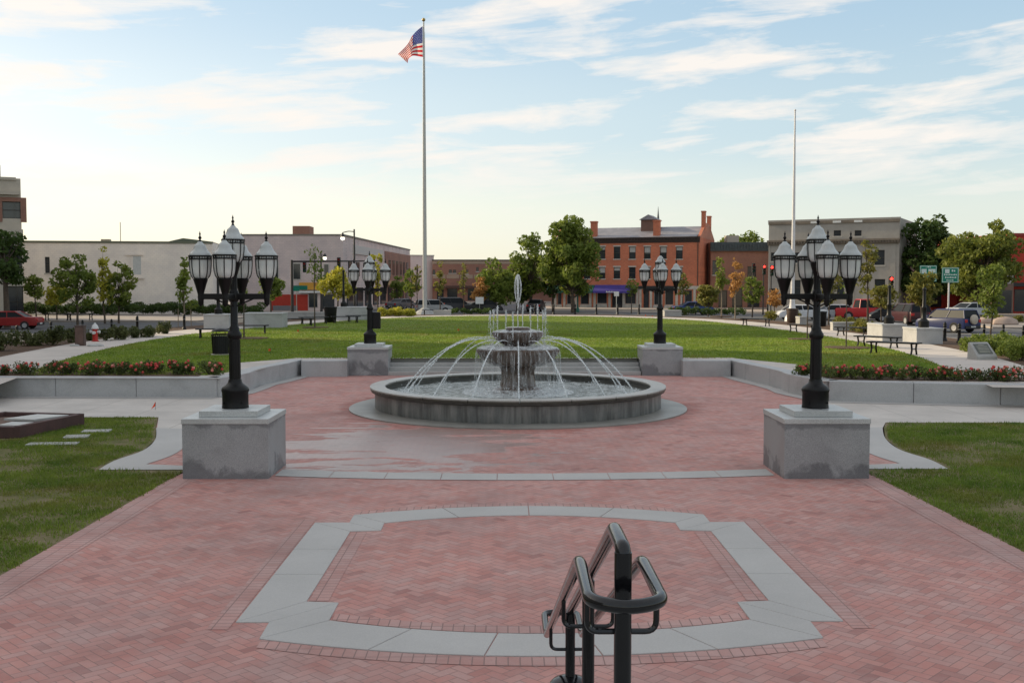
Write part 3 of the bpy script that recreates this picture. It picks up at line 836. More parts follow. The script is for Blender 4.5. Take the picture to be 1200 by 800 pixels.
# tall middle jet, breaking up at its head
mb = MB()
pts = [(rng.uniform(-.008, .008), rng.uniform(-.008, .008), 2.12 + 1.36 * i / 16) for i in range(17)]
mb.tube(pts, [.016] * 8 + [.017, .018, .020, .022, .024, .026, .030, .034, .018], 8)
for s in range(6):
    a = 2 * PI * s / 6 + .3
    q = [(.012 + .082 * math.sin(PI * i / 11) ** .8) for i in range(12)]
    q = [(q[i] * math.cos(a), q[i] * math.sin(a), 3.52 - .80 * (i / 11) ** 1.25 + (.02 if s % 2 else 0)) for i in range(12)]
    mb.tube(q, [.010, .013, .012, .011, .010, .009, .009, .008, .008, .007, .006, .004], 5)
    droplets(mb, q, 26, .020, .004, .011)
droplets(mb, pts[9:], 60, .045, .004, .013)
mb.build('middle_jet', JET, ft, smooth=True)
# sheets of water spilling from both bowls
def curtain(name, r, ztop, zbot, n, flare, wr):
    mb = MB()
    for k in range(n):
        a = 2 * PI * (k + rng.random() * .8) / n
        zz = zbot + rng.random() ** 1.2 * (ztop - zbot) * .75
        q = [((r + flare * math.sqrt(i / 5)) * math.cos(a + rng.uniform(-.004, .004)), (r + flare * math.sqrt(i / 5)) * math.sin(a), ztop - (ztop - zz) * (i / 5) ** 1.3) for i in range(6)]
        mb.tube(q, [wr * rng.uniform(.6, 1.5) for _ in range(6)], 4)
        if k % 3 == 0: droplets(mb, q[2:], 7, .03, .004, .010)
    return mb.build(name, SPRAY, ft, smooth=True)
curtain('lower_spill', 1.105, 1.545, .40, 60, .06, .0045)
curtain('upper_spill', .69, 1.99, 1.56, 30, .05, .0045)
def mist_mat(name, lo, hi, amax, sc=(9, 9, .9)):
    m, nt, b = new_mat(name)
    pos = worldpos(nt)
    n = noise_n(nt, 1.0, 7, .68, scalev(nt, pos, sc), .3); n2 = noise_n(nt, 60, 3, .7, scalev(nt, pos, (1, 1, .5)))
    s = math_n(nt, 'ADD', math_n(nt, 'MULTIPLY', n, .7), math_n(nt, 'MULTIPLY', n2, .3))
    b.inputs['Base Color'].default_value = (.86, .89, .90, 1); b.inputs['Roughness'].default_value = .4
    L(nt, ramp(nt, s, [(lo, 0.0), (hi, amax)]), b.inputs['Alpha'])
    return m
MISTA = mist_mat('falling_veil', .49, .72, .45); MISTB = mist_mat('foam', .36, .62, .75, (7, 7, 7))
MB().lathe([(1.10, 1.555), (1.125, 1.50), (1.14, 1.30), (1.165, .90), (1.19, .40)], 120, cap=False).build('falling_veil', MISTA, ft, smooth=True)
MB().lathe([(.69, 2.0), (.71, 1.95), (.73, 1.80), (.76, 1.55)], 90, cap=False).build('falling_veil', MISTA, ft, smooth=True)
MB().lathe([(.62, .52), (.60, .62), (.56, .9)], 60, cap=False).build('falling_veil', MISTA, ft, smooth=True)
MB().lathe([(.62, 1.60), (.74, 1.66), (.92, 1.62), (1.08, 1.585)], 90, cap=False).build('foam', MISTB, ft, smooth=True)
MB().lathe([(.70, .50), (.85, .47), (1.05, .42), (1.5, .395)], 90, cap=False).build('foam', MISTB, ft, smooth=True)
MB().lathe([(.34, 2.03), (.45, 2.07), (.60, 2.04), (.67, 2.02)], 60, cap=False).build('foam', MISTB, ft, smooth=True)
sp_ = MB()
for _ in range(3200):
    a = rng.random() * 2 * PI; r = abs(rng.gauss(1.12, .16)); sp_.blob((r * math.cos(a), r * math.sin(a), .39 + abs(rng.gauss(0, .11))), rng.uniform(.004, .016), 5, 3)
for _ in range(2200):
    a = rng.random() * 2 * PI; r = abs(rng.gauss(.82, .12)); sp_.blob((r * math.cos(a), r * math.sin(a), 1.56 + abs(rng.gauss(0, .07))), rng.uniform(.005, .016), 5, 3)
sp_.build('splash', SPRAY, ft, smooth=True)

# ---------------------------------------------------------------- handrail on the stairs
RAILM = M('black_gloss_rail', (.006, .006, .007), .13, .1, 8, bmp=.03)
hr = thing('handrail', 'glossy black steel handrail with paired side rails on the stairs', 'handrail', (0.012, 0, -0.045))
def fillet(pts, r=.05, n=5):
    out = [Vector(pts[0])]
    for i in range(1, len(pts) - 1):
        p = Vector(pts[i]); a = (Vector(pts[i - 1]) - p); b = (Vector(pts[i + 1]) - p)
        rr = min(r, a.length * .45, b.length * .45)
        A = p + a.normalized() * rr; B = p + b.normalized() * rr
        for k in range(n + 1):
            t = k / n; out.append(A * (1 - t) ** 2 + p * 2 * t * (1 - t) + B * t * t)
    out.append(Vector(pts[-1])); return [tuple(q) for q in out]
SL = .430
def zr(y, z0, y0): return z0 - SL * (y - y0)
posts = [(3.13, 2.50), (4.43, None), (5.66, None)]
MB().tube([(0, 3.13, 1.6), (0, 3.13, 2.545)], .0265, 16).build('post', RAILM, hr, smooth=True)
for y, zb in ((4.43, 1.12), (5.66, .62)):
    MB().tube([(0, y, zb), (0, y, zr(y, 2.55, 3.39) - .01)], .0265, 16).build('post', RAILM, hr, smooth=True)
MB().tube(fillet([(0, 3.13, 2.49), (0, 3.13, 2.555), (0, 3.39, 2.555), (0, 5.70, zr(5.7, 2.555, 3.39))], .028), .024, 14).build('top_rail', RAILM, hr, smooth=True)
yE, zE = 6.22, zr(6.22, 2.425, 3.5)
hw = .105
loop = [(-hw, yE, zE), (-hw, 3.36, 2.425), (-hw, 3.02, 2.425), (hw, 3.02, 2.425), (hw, 3.36, 2.425), (hw, yE, zE)]
rl = fillet([(-hw, 4.6, zr(4.6, 2.425, 3.5)), (-hw, 3.5, 2.425), (-hw, 3.03, 2.425), (0, 2.97, 2.425), (hw, 3.03, 2.425), (hw, 3.5, 2.425), (hw, 4.6, zr(4.6, 2.425, 3.5))], .07, 8)
fr = fillet([(hw, 4.6, zr(4.6, 2.425, 3.5)), (hw, yE, zE), (hw, yE + .42, zE), (0, yE + .45, zE), (-hw, yE + .42, zE), (-hw, yE, zE), (-hw, 4.6, zr(4.6, 2.425, 3.5))], .08, 8)
MB().tube(rl, .021, 14, caps=False).tube(fr, .021, 14, caps=False).build('side_rail', RAILM, hr, smooth=True)
for y in (3.16, 4.43, 5.66, 6.35):
    z = (2.425 if y < 3.5 else zr(y, 2.425, 3.5) if y < yE else zE)
    if y == 6.35: continue
    MB().tube(fillet([(-hw, y, z - .01), (-hw, y, z - .13), (hw, y, z - .13), (hw, y, z - .01)], .035), .0095, 8).build('bracket', RAILM, hr, smooth=True)
MB().lathe([(.02, 0), (.085, .0), (.11, .012), (.11, .026), (.09, .045), (.05, .06), (.028, .065)], 24, (0, 5.66, 1.155)).build('collar', RAILM, hr, smooth=True)
MB().lathe([(.12, 0), (.12, .014), (.10, .03), (.05, .05), (.03, .052)], 24, (0, 5.66, .706)).build('base_flange', RAILM, hr, smooth=True)
# ---------------------------------------------------------------- vegetation
def np_mesh(name, verts, nface, mat, parent=None, fs=4):
    me = bpy.data.meshes.new(name)
    nv = len(verts)
    me.vertices.add(nv); me.vertices.foreach_set('co', verts.astype(np.float32).ravel())
    me.loops.add(nface * fs); me.loops.foreach_set('vertex_index', np.arange(nface * fs, dtype=np.int32))
    me.polygons.add(nface); me.polygons.foreach_set('loop_start', np.arange(0, nface * fs, fs, dtype=np.int32))
    me.polygons.foreach_set('loop_total', np.full(nface, fs, dtype=np.int32))
    me.update(calc_edges=True); me.validate()
    me.materials.append(mat)
    o = bpy.data.objects.new(name, me); COL.objects.link(o)
    if parent is not None: o.parent = parent
    return o
def leafcloud(name, centers, radii, per, size, mat, parent, seed, flat=.75):
    rs = np.random.RandomState(seed)
    C = []
    for (c, r) in zip(centers, radii):
        n = int(per * (r ** 2))
        d = rs.normal(size=(n, 3)); d /= np.linalg.norm(d, axis=1)[:, None]
        rad = r * rs.uniform(.35, 1.0, n) ** .5
        p = np.array(c) + d * rad[:, None] * np.array([1, 1, flat])
        C.append(p)
    P = np.vstack(C); n = len(P)
    a = rs.normal(size=(n, 3)); a /= np.linalg.norm(a, axis=1)[:, None]
    b = np.cross(a, rs.normal(size=(n, 3))); b /= np.linalg.norm(b, axis=1)[:, None]
    s = size * rs.uniform(.6, 1.35, n)[:, None]
    v = np.empty((n, 4, 3)); v[:, 0] = P - a * s; v[:, 1] = P + b * s * .5; v[:, 2] = P + a * s; v[:, 3] = P - b * s * .5
    return np_mesh(name, v.reshape(-1, 3), n, mat, parent)
LEAF = {
    'dark': leafmat('leaves_dark', (.035, .065, .014), (.09, .14, .03)),
    'mid': leafmat('leaves_mid', (.095, .145, .024), (.25, .30, .055), .45),
    'young': leafmat('leaves_young', (.10, .15, .025), (.28, .31, .055), .42),
    'gold': leafmat('leaves_gold', (.26, .27, .035), (.55, .50, .06), .45),
    'rust': leafmat('leaves_rust', (.34, .17, .05), (.55, .30, .10), .45),
    'olive': leafmat('leaves_olive', (.10, .12, .022), (.30, .26, .06), .42),
    'warm': leafmat('leaves_warm', (.085, .125, .02), (.26, .27, .05), .42),
    'shrub': leafmat('leaves_shrub', (.045, .060, .018), (.13, .14, .045)),
    'rose': leafmat('leaves_rose', (.04, .065, .015), (.12, .15, .04)),
}
BARK = M('bark', (.10, .075, .055), .9, .4, 6, bmp=.6)
BARKP = M('bark_pale', (.28, .22, .16), .9, .3, 6, bmp=.6)
_ts = [0]
def tree(name, label, x, y, z, h, cw, cb, leaf, trunk_r=.1, dens=1.0, shape='round', lsize=.16, group=None, stake=False, bark=None, clumps=None, cr=None, cat='tree', holes=.0):
    """h total height, cw crown half-width, cb height of the crown's underside"""
    _ts[0] += 1; seed = _ts[0] * 13 + 5; rr = random.Random(seed)
    t = thing(name, label, cat, (x, y, z), group=group)
    ch = h - cb
    mb = MB()
    lean = (rr.uniform(-.03, .03) * h, rr.uniform(-.03, .03) * h)
    top = Vector((lean[0], lean[1], cb + ch * .72))
    tp = [(0, 0, -.1), (lean[0] * .1, lean[1] * .1, cb * .5), (lean[0] * .4 + rr.uniform(-.05, .05), lean[1] * .4, cb), (lean[0] * .8, lean[1] * .8 + rr.uniform(-.1, .1), cb + ch * .4), tuple(top)]
    mb.tube(tp, [trunk_r * 1.25, trunk_r, trunk_r * .8, trunk_r * .5, trunk_r * .15], 8)
    nc = clumps or (34 if shape == 'round' else 22)
    cs = []; rd = []
    for i in range(nc):
        for _ in range(30):
            u = Vector((rr.uniform(-1, 1), rr.uniform(-1, 1), rr.uniform(-1, 1)))
            if u.length <= 1 and u.length > .25: break
        if shape == 'round': w = 1.0
        elif shape == 'cone': w = max(.12, 1 - (u.z + 1) * .46)
        elif shape == 'column': w = max(.25, 1 - abs(u.z) ** 2 * .65)
        if shape == 'round': p = Vector((u.x * cw * .86, u.y * cw * .86, cb + ch * .5 + u.z * ch * .46))
        else:
            q = Vector((u.x, u.y)).normalized() * rr.uniform(.1, .95) * cw * w * .8
            p = Vector((q.x, q.y, cb + ch * .5 + u.z * ch * .47))
        p += Vector((lean[0], lean[1], 0)) * .7
        r = (cr or cw * .36) * rr.uniform(.55, 1.25)
        if shape != 'round': r = (cr or cw * .46) * rr.uniform(.4, 1.2) * (.5 + .5 * w)
        cs.append(tuple(p)); rd.append(r)
        # limb to the clump
        s = Vector(tp[2]).lerp(Vector(tp[4]), min(.95, max(0.0, (p.z - cb) / ch * .8 - .1)))
        m = s.lerp(p, .5) + Vector((0, 0, -.05 * cw))
        mb.tube([tuple(s), tuple(m), tuple(p)], [trunk_r * .32, trunk_r * .2, trunk_r * .06], 5, caps=False)
    mb.build('trunk', bark or BARK, t, smooth=True)
    per = dens * 6.5 / (lsize ** 2)
    leafcloud('crown', cs, rd, per, lsize, LEAF[leaf], t, seed)
    if stake:
        for s in (-1, 1):
            MB().tube([(s * .45, 0, -.05), (s * .42, 0, 1.5)], .03, 6).build('stake', BARKP, t)
    return t
def shrub(name, label, x, y, z, r, h, leaf, seed, group=None, lsize=.05, dens=1.0, cat='shrub'):
    rr = random.Random(seed)
    t = thing(name, label, cat, (x, y, z), group=group)
    cs = []; rd = []
    for i in range(14):
        a = rr.random() * 2 * PI; q = rr.random() ** .5 * r * .72
        cs.append((q * math.cos(a), q * math.sin(a), h * rr.uniform(.25, .78))); rd.append(r * rr.uniform(.28, .5))
    leafcloud('foliage', cs, rd, dens * 7 / lsize ** 2, lsize, LEAF[leaf], t, seed, flat=min(1.3, h / r * .8))
    mb = MB()
    for i in range(7):
        c = cs[i]; mb.tube([(0, 0, -.03), (c[0] * .4, c[1] * .4, c[2] * .6), c], [.014, .010, .005], 4, caps=False)
    mb.build('stems', BARK, t)
    return t, cs, rd

# grass blades -------------------------------------------------
def grass(name, label, region, n, hgt, wid, z, c1, c2, seed, bare=None):
    rs = np.random.RandomState(seed); pts = []
    def inside(poly, x, y):
        c = np.zeros(len(x), bool); j = len(poly) - 1
        for i in range(len(poly)):
            xi, yi = poly[i]; xj, yj = poly[j]
            with np.errstate(divide='ignore', invalid='ignore'):
                k = ((yi > y) != (yj > y)) & (x < (xj - xi) * (y - yi) / (yj - yi + 1e-12) + xi)
            c ^= k; j = i
        return c
    for poly, x0, x1, y0, y1, m in region:
        # density falls with distance from the steps
        y = y0 + (y1 - y0) * rs.uniform(0, 1, m) ** 1.15; x = rs.uniform(x0, x1, m)
        k = inside(poly, x, y); pts.append(np.stack([x[k], y[k]], 1))
    P = np.vstack(pts)
    if bare:
        def fr(p): return mnoise.fractal(Vector((p[0] * bare[0], p[1] * bare[0] * 1.4, seed)), .8, 2.1, 6)
        keep = np.array([fr(p) < bare[1] + rs.uniform(-.45, .30) for p in P]); P = P[keep]
    n = len(P); P = P + rs.normal(0, .022, P.shape)
    a = rs.uniform(0, 2 * PI, n); h = hgt * rs.uniform(.5, 1.4, n); w = wid * rs.uniform(.6, 1.4, n)
    # clumps grow taller
    hn = np.array([1 + .55 * mnoise.noise(Vector((p[0] * 1.6, p[1] * 1.6, 3))) for p in P]); h *= hn
    lx, ly = rs.normal(0, .35, n) * h, rs.normal(0, .35, n) * h
    v = np.empty((n, 3, 3)); dx, dy = np.cos(a) * w, np.sin(a) * w
    v[:, 0] = np.stack([P[:, 0] - dx, P[:, 1] - dy, np.full(n, z)], 1)
    v[:, 1] = np.stack([P[:, 0] + dx, P[:, 1] + dy, np.full(n, z)], 1)
    v[:, 2] = np.stack([P[:, 0] + lx, P[:, 1] + ly, z + h], 1)
    m = leafmat(name + '_blades', c1, c2, .3)
    nt = m.node_tree; b_ = nt.nodes['Principled BSDF']; src = b_.inputs['Base Color'].links[0].from_socket
    dry = noise_n(nt, .38, 6, .62, worldpos(nt), .5)
    cc = mixc(nt, ramp(nt, dry, [(.50, 0.0), (.68, .75)]), src, (.24, .20, .05))
    L(nt, cc, b_.inputs['Base Color']); L(nt, cc, nt.nodes['Translucent BSDF'].inputs[0])
    o = np_mesh('grass', v.reshape(-1, 3), n, m, None, 3)
    return tag(o, label, 'grass', kind='stuff')
FLL = [(-5.98, 17.8), (-6.1, 9.5), (-30, 9.5), (-30, 26.1), (-8.95, 26.1), (-8.4, 24.2), (-7.82, 22.4), (-7.56, 20.9), (-7.7, 19.7), (-7.65, 18.70), (-6.0, 18.70)]
FLR = [(5.98, 17.8), (6.1, 9.5), (30, 9.5), (30, 24.4), (8.75, 25.0), (8.4, 24.1), (7.82, 22.4), (7.56, 20.9), (7.7, 19.7), (7.65, 18.70), (6.0, 18.70)]
grass('grass_left', 'patchy uneven grass with bare earth on the left front lawn', [(FLL, -14, -5.9, 9.5, 26.1, 260000)], 0, .050, .007, 0, (.095, .165, .02), (.26, .32, .05), 5, (.55, .22))
grass('grass_right', 'short green grass on the right front lawn', [(FLR, 5.9, 14.5, 10.5, 25.2, 230000)], 0, .048, .007, 0, (.08, .155, .018), (.23, .31, .045), 9, (.33, .42))
grass('grass_park', 'mown green grass of the large oval lawn', [(lawn_poly, -17.6, 16.6, 31, 62, 190000), (lawn_poly, -17.6, 16.6, 62, 91, 50000)], 0, .055, .016, PARK_Z, (.12, .205, .02), (.31, .39, .05), 12)

# rose beds -------------------------------------------------
PETAL = simple('rose_petals', (.60, .07, .06), .6)
PETALP = simple('rose_petals_pink', (.72, .25, .20), .6)
rr0 = random.Random(11)
def rosebush(x, y, seed, label, nfl):
    t, cs, rd = shrub('rose_bush', label, x, y, PARK_Z - .02, .31, .36 + .12 * ((seed * 7) % 5) / 5, 'rose', seed, 'red rose bushes behind the granite walls', .035, .36)
    q = random.Random(seed); mb = MB()
    for i in range(nfl):
        c = cs[q.randrange(len(cs))]; a = q.random() * 2 * PI; e = q.uniform(.0, 1.3); r = .15
        px, py, pz = c[0] + r * math.cos(a) * math.cos(e), c[1] + r * math.sin(a) * math.cos(e), c[2] + r * math.sin(e) * .9
        mb.m = 0 if q.random() < .7 else 1
        for kk in range(3):
            mb.blob((px + q.uniform(-.016, .016), py + q.uniform(-.016, .016), pz + q.uniform(-.01, .01)), q.uniform(.026, .044), 6, 4)
    mb.build('blossoms', [PETAL, PETALP], t, smooth=True)
    return t
ROSL = [(4, .4), (22, .7), (38, .3), (56, .8), (70, .4), (86, .7), (100, .5), (114, .3), (127, .8), (138, .5), (149, 1.0), (160, .4), (173, .7), (186, .9), (200, .4), (212, .7), (226, .5), (240, .8), (256, .5)]
for i, (px, dy) in enumerate(ROSL):
    x = (px - 592) / FPX * (31.5 + dy) + CAMX; 
    rosebush(x + .12 * math.sin(i * 2.3), 31.5 + dy, 100 + i, 'red-flowering rose bush behind the left granite wall, %s from the left edge of the photo' % ordn(i), [11, 5, 9, 4, 13, 6, 14][i % 7])
ROSR = [(940, 1.6), (956, 1.4), (972, .8), (986, 1.1), (1000, .6), (1016, .9), (1032, .5), (1048, .9), (1062, .5), (1076, .9), (1094, .6), (1112, .9), (1128, .5), (1142, .9), (1158, .6), (1172, .9), (1186, .5), (1199, .9)]
for i, (px, dy) in enumerate(ROSR):
    Y = 29.7 - (px - 967) * .0042 + dy + .25
    x = (px - 592) / FPX * Y + CAMX
    rosebush(x, Y, 200 + i, 'red-flowering rose bush behind the right granite wall, %s counting from the lamp' % ordn(i), [8, 13, 5, 10, 4][i % 5])
# mulch under the roses
rm = MB()
rm.sheet([(-30, 31.3), (-9.4, 31.3), (-9.6, 32.9), (-30, 33.2)], PARK_Z + .012)
rm.sheet([(9.0, 30.1), (30, 27.9), (30, 29.6), (13.5, 30.9), (9.0, 31.8)], PARK_Z + .012)
struct(rm.build('rose_bed_soil', MULCH))

# shrubs in the left and right beds ----------------------------------
SHL = [(3, 411, 1.0), (38, 405, .9), (62, 404, 1.0), (84, 401, .75), (104, 399, .6), (124, 399, .75), (142, 398, .85), (158, 396, .7), (174, 395, .75), (192, 391, .8)]
for i, (px, py, s) in enumerate(SHL):
    x, y, z = GT(px, py)
    shrub('bed_shrub', 'rounded olive green shrub in the left bed by the path, %s from the left' % ordn(i), x, y, z - .03, .62 * s, .85 * s, 'shrub', 300 + i, 'round shrubs in the left bed', .06)
SHR = [(1140, 412, .9), (1160, 414, .8), (1172, 412, 1.05), (1184, 417, .9), (1196, 422, 1.1), (1150, 407, .8), (1190, 411, .9)]
for i, (px, py, s) in enumerate(SHR):
    x, y, z = GT(px, py)
    shrub('bed_shrub', 'rounded dark green shrub in the right bed near the stone marker, %s of seven' % ordn(i), x, y, z - .03, .62 * s, .75 * s, 'mid', 330 + i, 'round shrubs in the right bed', .06)
# clipped hedges
def hedge(label, x0, x1, y, z, h, d, leaf='dark', seed=1):
    t = thing('hedge', label, 'hedge', ((x0 + x1) / 2, y, z))
    rr = random.Random(seed); w = x1 - x0
    cs = []; rd = []
    n = int(w / .45)
    for i in range(n):
        for k in range(2):
            cs.append((-w / 2 + w * (i + rr.random()) / n, rr.uniform(-d / 2, d / 2), h * rr.uniform(.3, .68))); rd.append(h * .38)
    leafcloud('foliage', cs, rd, 900, .09, LEAF[leaf], t, seed)
    return t
def hx(px, Y): return (px - 592) / FPX * Y + CAMX
hedge('clipped dark hedge across from the brick building right of the small stone box', hx(797, 86.5), hx(891, 86.5), 92.5, PARK_Z - .05, .85, 1.0, 'dark', 401)
hedge('clipped dark hedge behind the fountain jets on the far side of the lawn', hx(526, 94), hx(578, 94), 94.3, PARK_Z - .05, .7, .9, 'dark', 402)
hedge('long dark hedge at the foot of the white building', -52, -25, 108, .05, 1.5, 1.5, 'dark', 403)
YS = [(452, 370), (464, 371), (477, 371)]
for i, (px, py) in enumerate(YS):
    x, y = hx(px, 89), 89
    shrub('yellow_shrub', 'low golden yellow shrub near the flagpole, %s of three' % ordn(i), x, y, PARK_Z, .75, .75, 'gold', 350 + i, 'golden shrubs by the flagpole', .08)
YR = [(905, 80), (930, 78), (985, 64), (996, 63), (1008, 61), (1016, 60)]
for i, (px, Y) in enumerate(YR):
    shrub('yellow_shrub', 'low yellow-green shrub among the stone blocks right of the lawn, %s from the left' % ordn(i), hx(px, Y), Y, PARK_Z - .05, .6, .75, 'olive', 360 + i, 'yellow-green shrubs right of the lawn', .07)

# trees -------------------------------------------------------------
def TR(label, px, Y, ytop, hw, ybot, leaf, z=0.0, name='tree', **k):
    """px centre column, distance Y, crown top/bottom rows, half width in px"""
    s = FPX / Y
    ht = CAMZ + (332 - ytop) / s - z; cb = CAMZ + (332 - ybot) / s - z
    return tree(name, label, hx(px, Y), Y, z, ht, hw * 1.18 / s, max(.4, cb), leaf, **k)
TR('large dark tree in front of the cream building at the left edge', 10, 80, 264, 24, 334, 'dark', trunk_r=.22, lsize=.2, dens=1.0, clumps=34)
TR('small yellow-green tree beside the cream building', 44, 92, 322, 12, 350, 'young', trunk_r=.06, lsize=.16, dens=.8)
TR('round dark green tree before the white building', 92, 84, 296, 23, 362, 'mid', trunk_r=.09, lsize=.15, dens=1.2, clumps=52, cr=.46)
TR('yellowish young tree with two tops before the white building', 124, 88, 288, 17, 362, 'gold', trunk_r=.08, lsize=.14, shape='cone', dens=.6, clumps=34)
TR('bushy yellow-green tree right of its dark neighbour', 140, 89, 306, 18, 362, 'young', trunk_r=.08, lsize=.15, dens=1.2, clumps=48, cr=.40)
TR('low golden tree peeping out behind the dark tree', 68, 94, 334, 13, 358, 'gold', trunk_r=.06, lsize=.17, dens=.8)
TR('slim green staked tree left of the near left lamp', 217, 72, 295, 14, 364, 'mid', z=.1, trunk_r=.06, shape='cone', lsize=.14, dens=1.1, stake=True, bark=BARKP)
TR('green tree behind the near left lamp', 318, 95, 322, 13, 352, 'mid', z=.2, trunk_r=.08, lsize=.16)
TR('sparse young tree on the lawn left of the traffic signal arm', 369, 66, 284, 12, 342, 'mid', z=PARK_Z, trunk_r=.04, shape='column', lsize=.10, dens=.45, clumps=16)
TR('slender lawn tree hidden behind the near left lamp', 286, 53, 300, 9, 350, 'mid', z=PARK_Z, trunk_r=.035, shape='column', lsize=.09, dens=.5, clumps=12)
TR('bright golden tree under the traffic signal', 396, 100, 318, 18, 350, 'gold', z=.0, trunk_r=.08, lsize=.18, dens=1.0, clumps=30)
TR('narrow golden tree right of the far left lamp', 443, 102, 290, 8, 350, 'gold', z=.0, trunk_r=.07, shape='column', lsize=.17, dens=1.1)
TR('small green street tree left of the flagpole', 482, 118, 312, 9, 352, 'mid', trunk_r=.07, lsize=.2)
TR('yellow-green column tree right of the flagpole', 516, 105, 304, 8, 350, 'olive', trunk_r=.06, shape='column', lsize=.17, dens=.7)
TR('thin yellowing tree left of the dark tree group', 544, 100, 303, 7, 352, 'olive', z=.2, trunk_r=.05, shape='column', lsize=.15, dens=.6)
TR('dark broad tree left of the middle jet', 581, 122, 303, 22, 358, 'mid', trunk_r=.14, lsize=.24, dens=1.0, clumps=34)
TR('airy tree with gaps left of the large tree', 622, 126, 270, 22, 346, 'mid', trunk_r=.2, lsize=.22, dens=.8, clumps=60, cr=.8)
TR('tall full tree covering the left end of the brick building', 672, 120, 257, 34, 350, 'mid', trunk_r=.25, lsize=.24, dens=1.0, clumps=85, cr=1.1)
TR('dark tree under the airy tree', 606, 128, 318, 20, 352, 'dark', trunk_r=.12, lsize=.24)
TR('small green tree before the purple awning', 740, 118, 322, 6, 348, 'mid', trunk_r=.05, lsize=.18, dens=.7)
TR('yellow-green tree right of the far right lamp', 800, 112, 318, 8, 350, 'olive', trunk_r=.05, lsize=.18, dens=.6)
TR('bushy olive tree at the foot of the low brick building', 830, 102, 330, 12, 360, 'olive', z=.2, trunk_r=.06, lsize=.16)
TR('yellow-green slim tree left of the rust-coloured one', 846, 88, 300, 8, 348, 'young', z=PARK_Z, trunk_r=.05, shape='column', lsize=.14, dens=1.0, bark=BARKP)
TR('slim rust-coloured tree before the low brick building', 862, 80, 298, 9, 352, 'rust', z=PARK_Z, trunk_r=.045, shape='column', lsize=.13, dens=1.0, bark=BARKP)
TR('green tree right of the rust-coloured one', 882, 100, 322, 11, 358, 'mid', z=.2, trunk_r=.06, lsize=.17, dens=.8)
TR('tall loose yellow-green tree before the grey stone building', 1018, 72, 276, 14, 345, 'olive', z=.3, trunk_r=.07, shape='column', lsize=.13, dens=.7, clumps=26)
TR('thin staked lawn tree behind the near right lamp', 993, 45, 318, 7, 350, 'mid', z=PARK_Z, trunk_r=.025, shape='column', lsize=.07, dens=.25, clumps=8)
TR('slim lawn tree half hidden by the post of the near right lamp', 947, 52, 330, 8, 352, 'mid', z=PARK_Z, trunk_r=.03, shape='column', lsize=.08, dens=.3, clumps=8)
TR('yellow-green tree behind the stone blocks on the right', 1082, 62, 318, 18, 362, 'olive', z=.1, trunk_r=.06, lsize=.13, dens=.8)
TR('low yellowing tree left of the stone blocks', 1034, 70, 332, 16, 364, 'olive', z=.1, trunk_r=.05, lsize=.13, dens=.6)
TR('small green tree between the bollards on the right', 1163, 56, 306, 19, 372, 'mid', z=.1, trunk_r=.05, shape='column', lsize=.11, dens=.55, clumps=34)
TR('huge dark tree beside the grey stone building', 1084, 120, 250, 42, 352, 'dark', trunk_r=.35, lsize=.26, dens=1.0, clumps=80, cr=1.15)
TR('huge olive tree lit by the low sun before the red building', 1152, 106, 256, 42, 352, 'warm', trunk_r=.3, lsize=.25, dens=1.0, clumps=80, cr=1.05)
TR('dark tree between the two huge trees', 1122, 128, 290, 20, 350, 'dark', trunk_r=.3, lsize=.26, dens=1.0)
TR('green treetop behind the low brick building', 866, 165, 274, 22, 300, 'mid', trunk_r=.2, lsize=.3, dens=.9)
TR('reddish low tree right of the yellowing tree in the far middle', 562, 120, 326, 9, 356, 'rust', trunk_r=.05, lsize=.2, dens=.8)
TR('dark low tree behind the fountain top jet', 612, 132, 312, 14, 356, 'dark', trunk_r=.1, lsize=.24)
TR('small dark green street tree left of the mauve building bay', 466, 140, 322, 8, 354, 'mid', trunk_r=.06, lsize=.2)
TR('thin yellow-green street tree between mauve building and flagpole', 490, 112, 306, 6, 350, 'olive', trunk_r=.05, shape='column', lsize=.17, dens=.7)
TR('dark green street tree by the green awning', 648, 124, 300, 14, 350, 'dark', trunk_r=.12, lsize=.24)
TR('low reddish tree before the grey stone building', 908, 98, 340, 9, 360, 'rust', z=.2, trunk_r=.05, lsize=.15, dens=.6)
TR('yellow-green tree seen through the arms of the near right lamp', 972, 78, 312, 12, 358, 'olive', z=.3, trunk_r=.05, lsize=.14, dens=.7)
# mulch rings on the lawn
mr = MB()
for (x, y, r) in [(hx(993, 45), 45, .95), (hx(940, 52), 52, .7), (hx(369, 66), 66, .8), (hx(293, 53), 53, .9), (hx(846, 88), 88, .9), (hx(862, 80), 80, .8)]:
    pr = [(r * (1 + .08 * math.sin(3 * a * PI / 9 + x)) * math.cos(a * PI / 9) + x, r * math.sin(a * PI / 9) + y) for a in range(18)]
    mr.prism(pr, PARK_Z - .02, PARK_Z + .05)
struct(mr.build('mulch_ring', MULCH, bevel=.03))
# ---------------------------------------------------------------- buildings
GLASSD = simple('dark_window_glass', (.030, .036, .042), .08, spec=.8)
GLASSL = simple('pale_blind_glass', (.30, .32, .33), .12, spec=.8)
FRAMED = simple('dark_frame', (.05, .045, .04), .6)
FRAMEW = simple('cream_frame', (.50, .47, .42), .6)
BRICKO = stackbrick('orange_brick_wall', rot=(R(90), 0, 0), bw=.22, bh=.075, cols=((.60, .165, .075), (.48, .125, .06)), mort=(.44, .24, .17), pave=False, off=.5, local=True, jw=.010)
BRICKB = stackbrick('brown_brick_wall', rot=(R(90), 0, 0), bw=.22, bh=.075, cols=((.34, .15, .10), (.27, .12, .085)), mort=(.30, .21, .17), pave=False, off=.5, local=True, jw=.010)
BRICKR = stackbrick('red_brick_wall', rot=(R(90), 0, 0), bw=.22, bh=.075, cols=((.50, .045, .025), (.42, .035, .02)), mort=(.36, .05, .03), pave=False, off=.5, local=True, jw=.010)
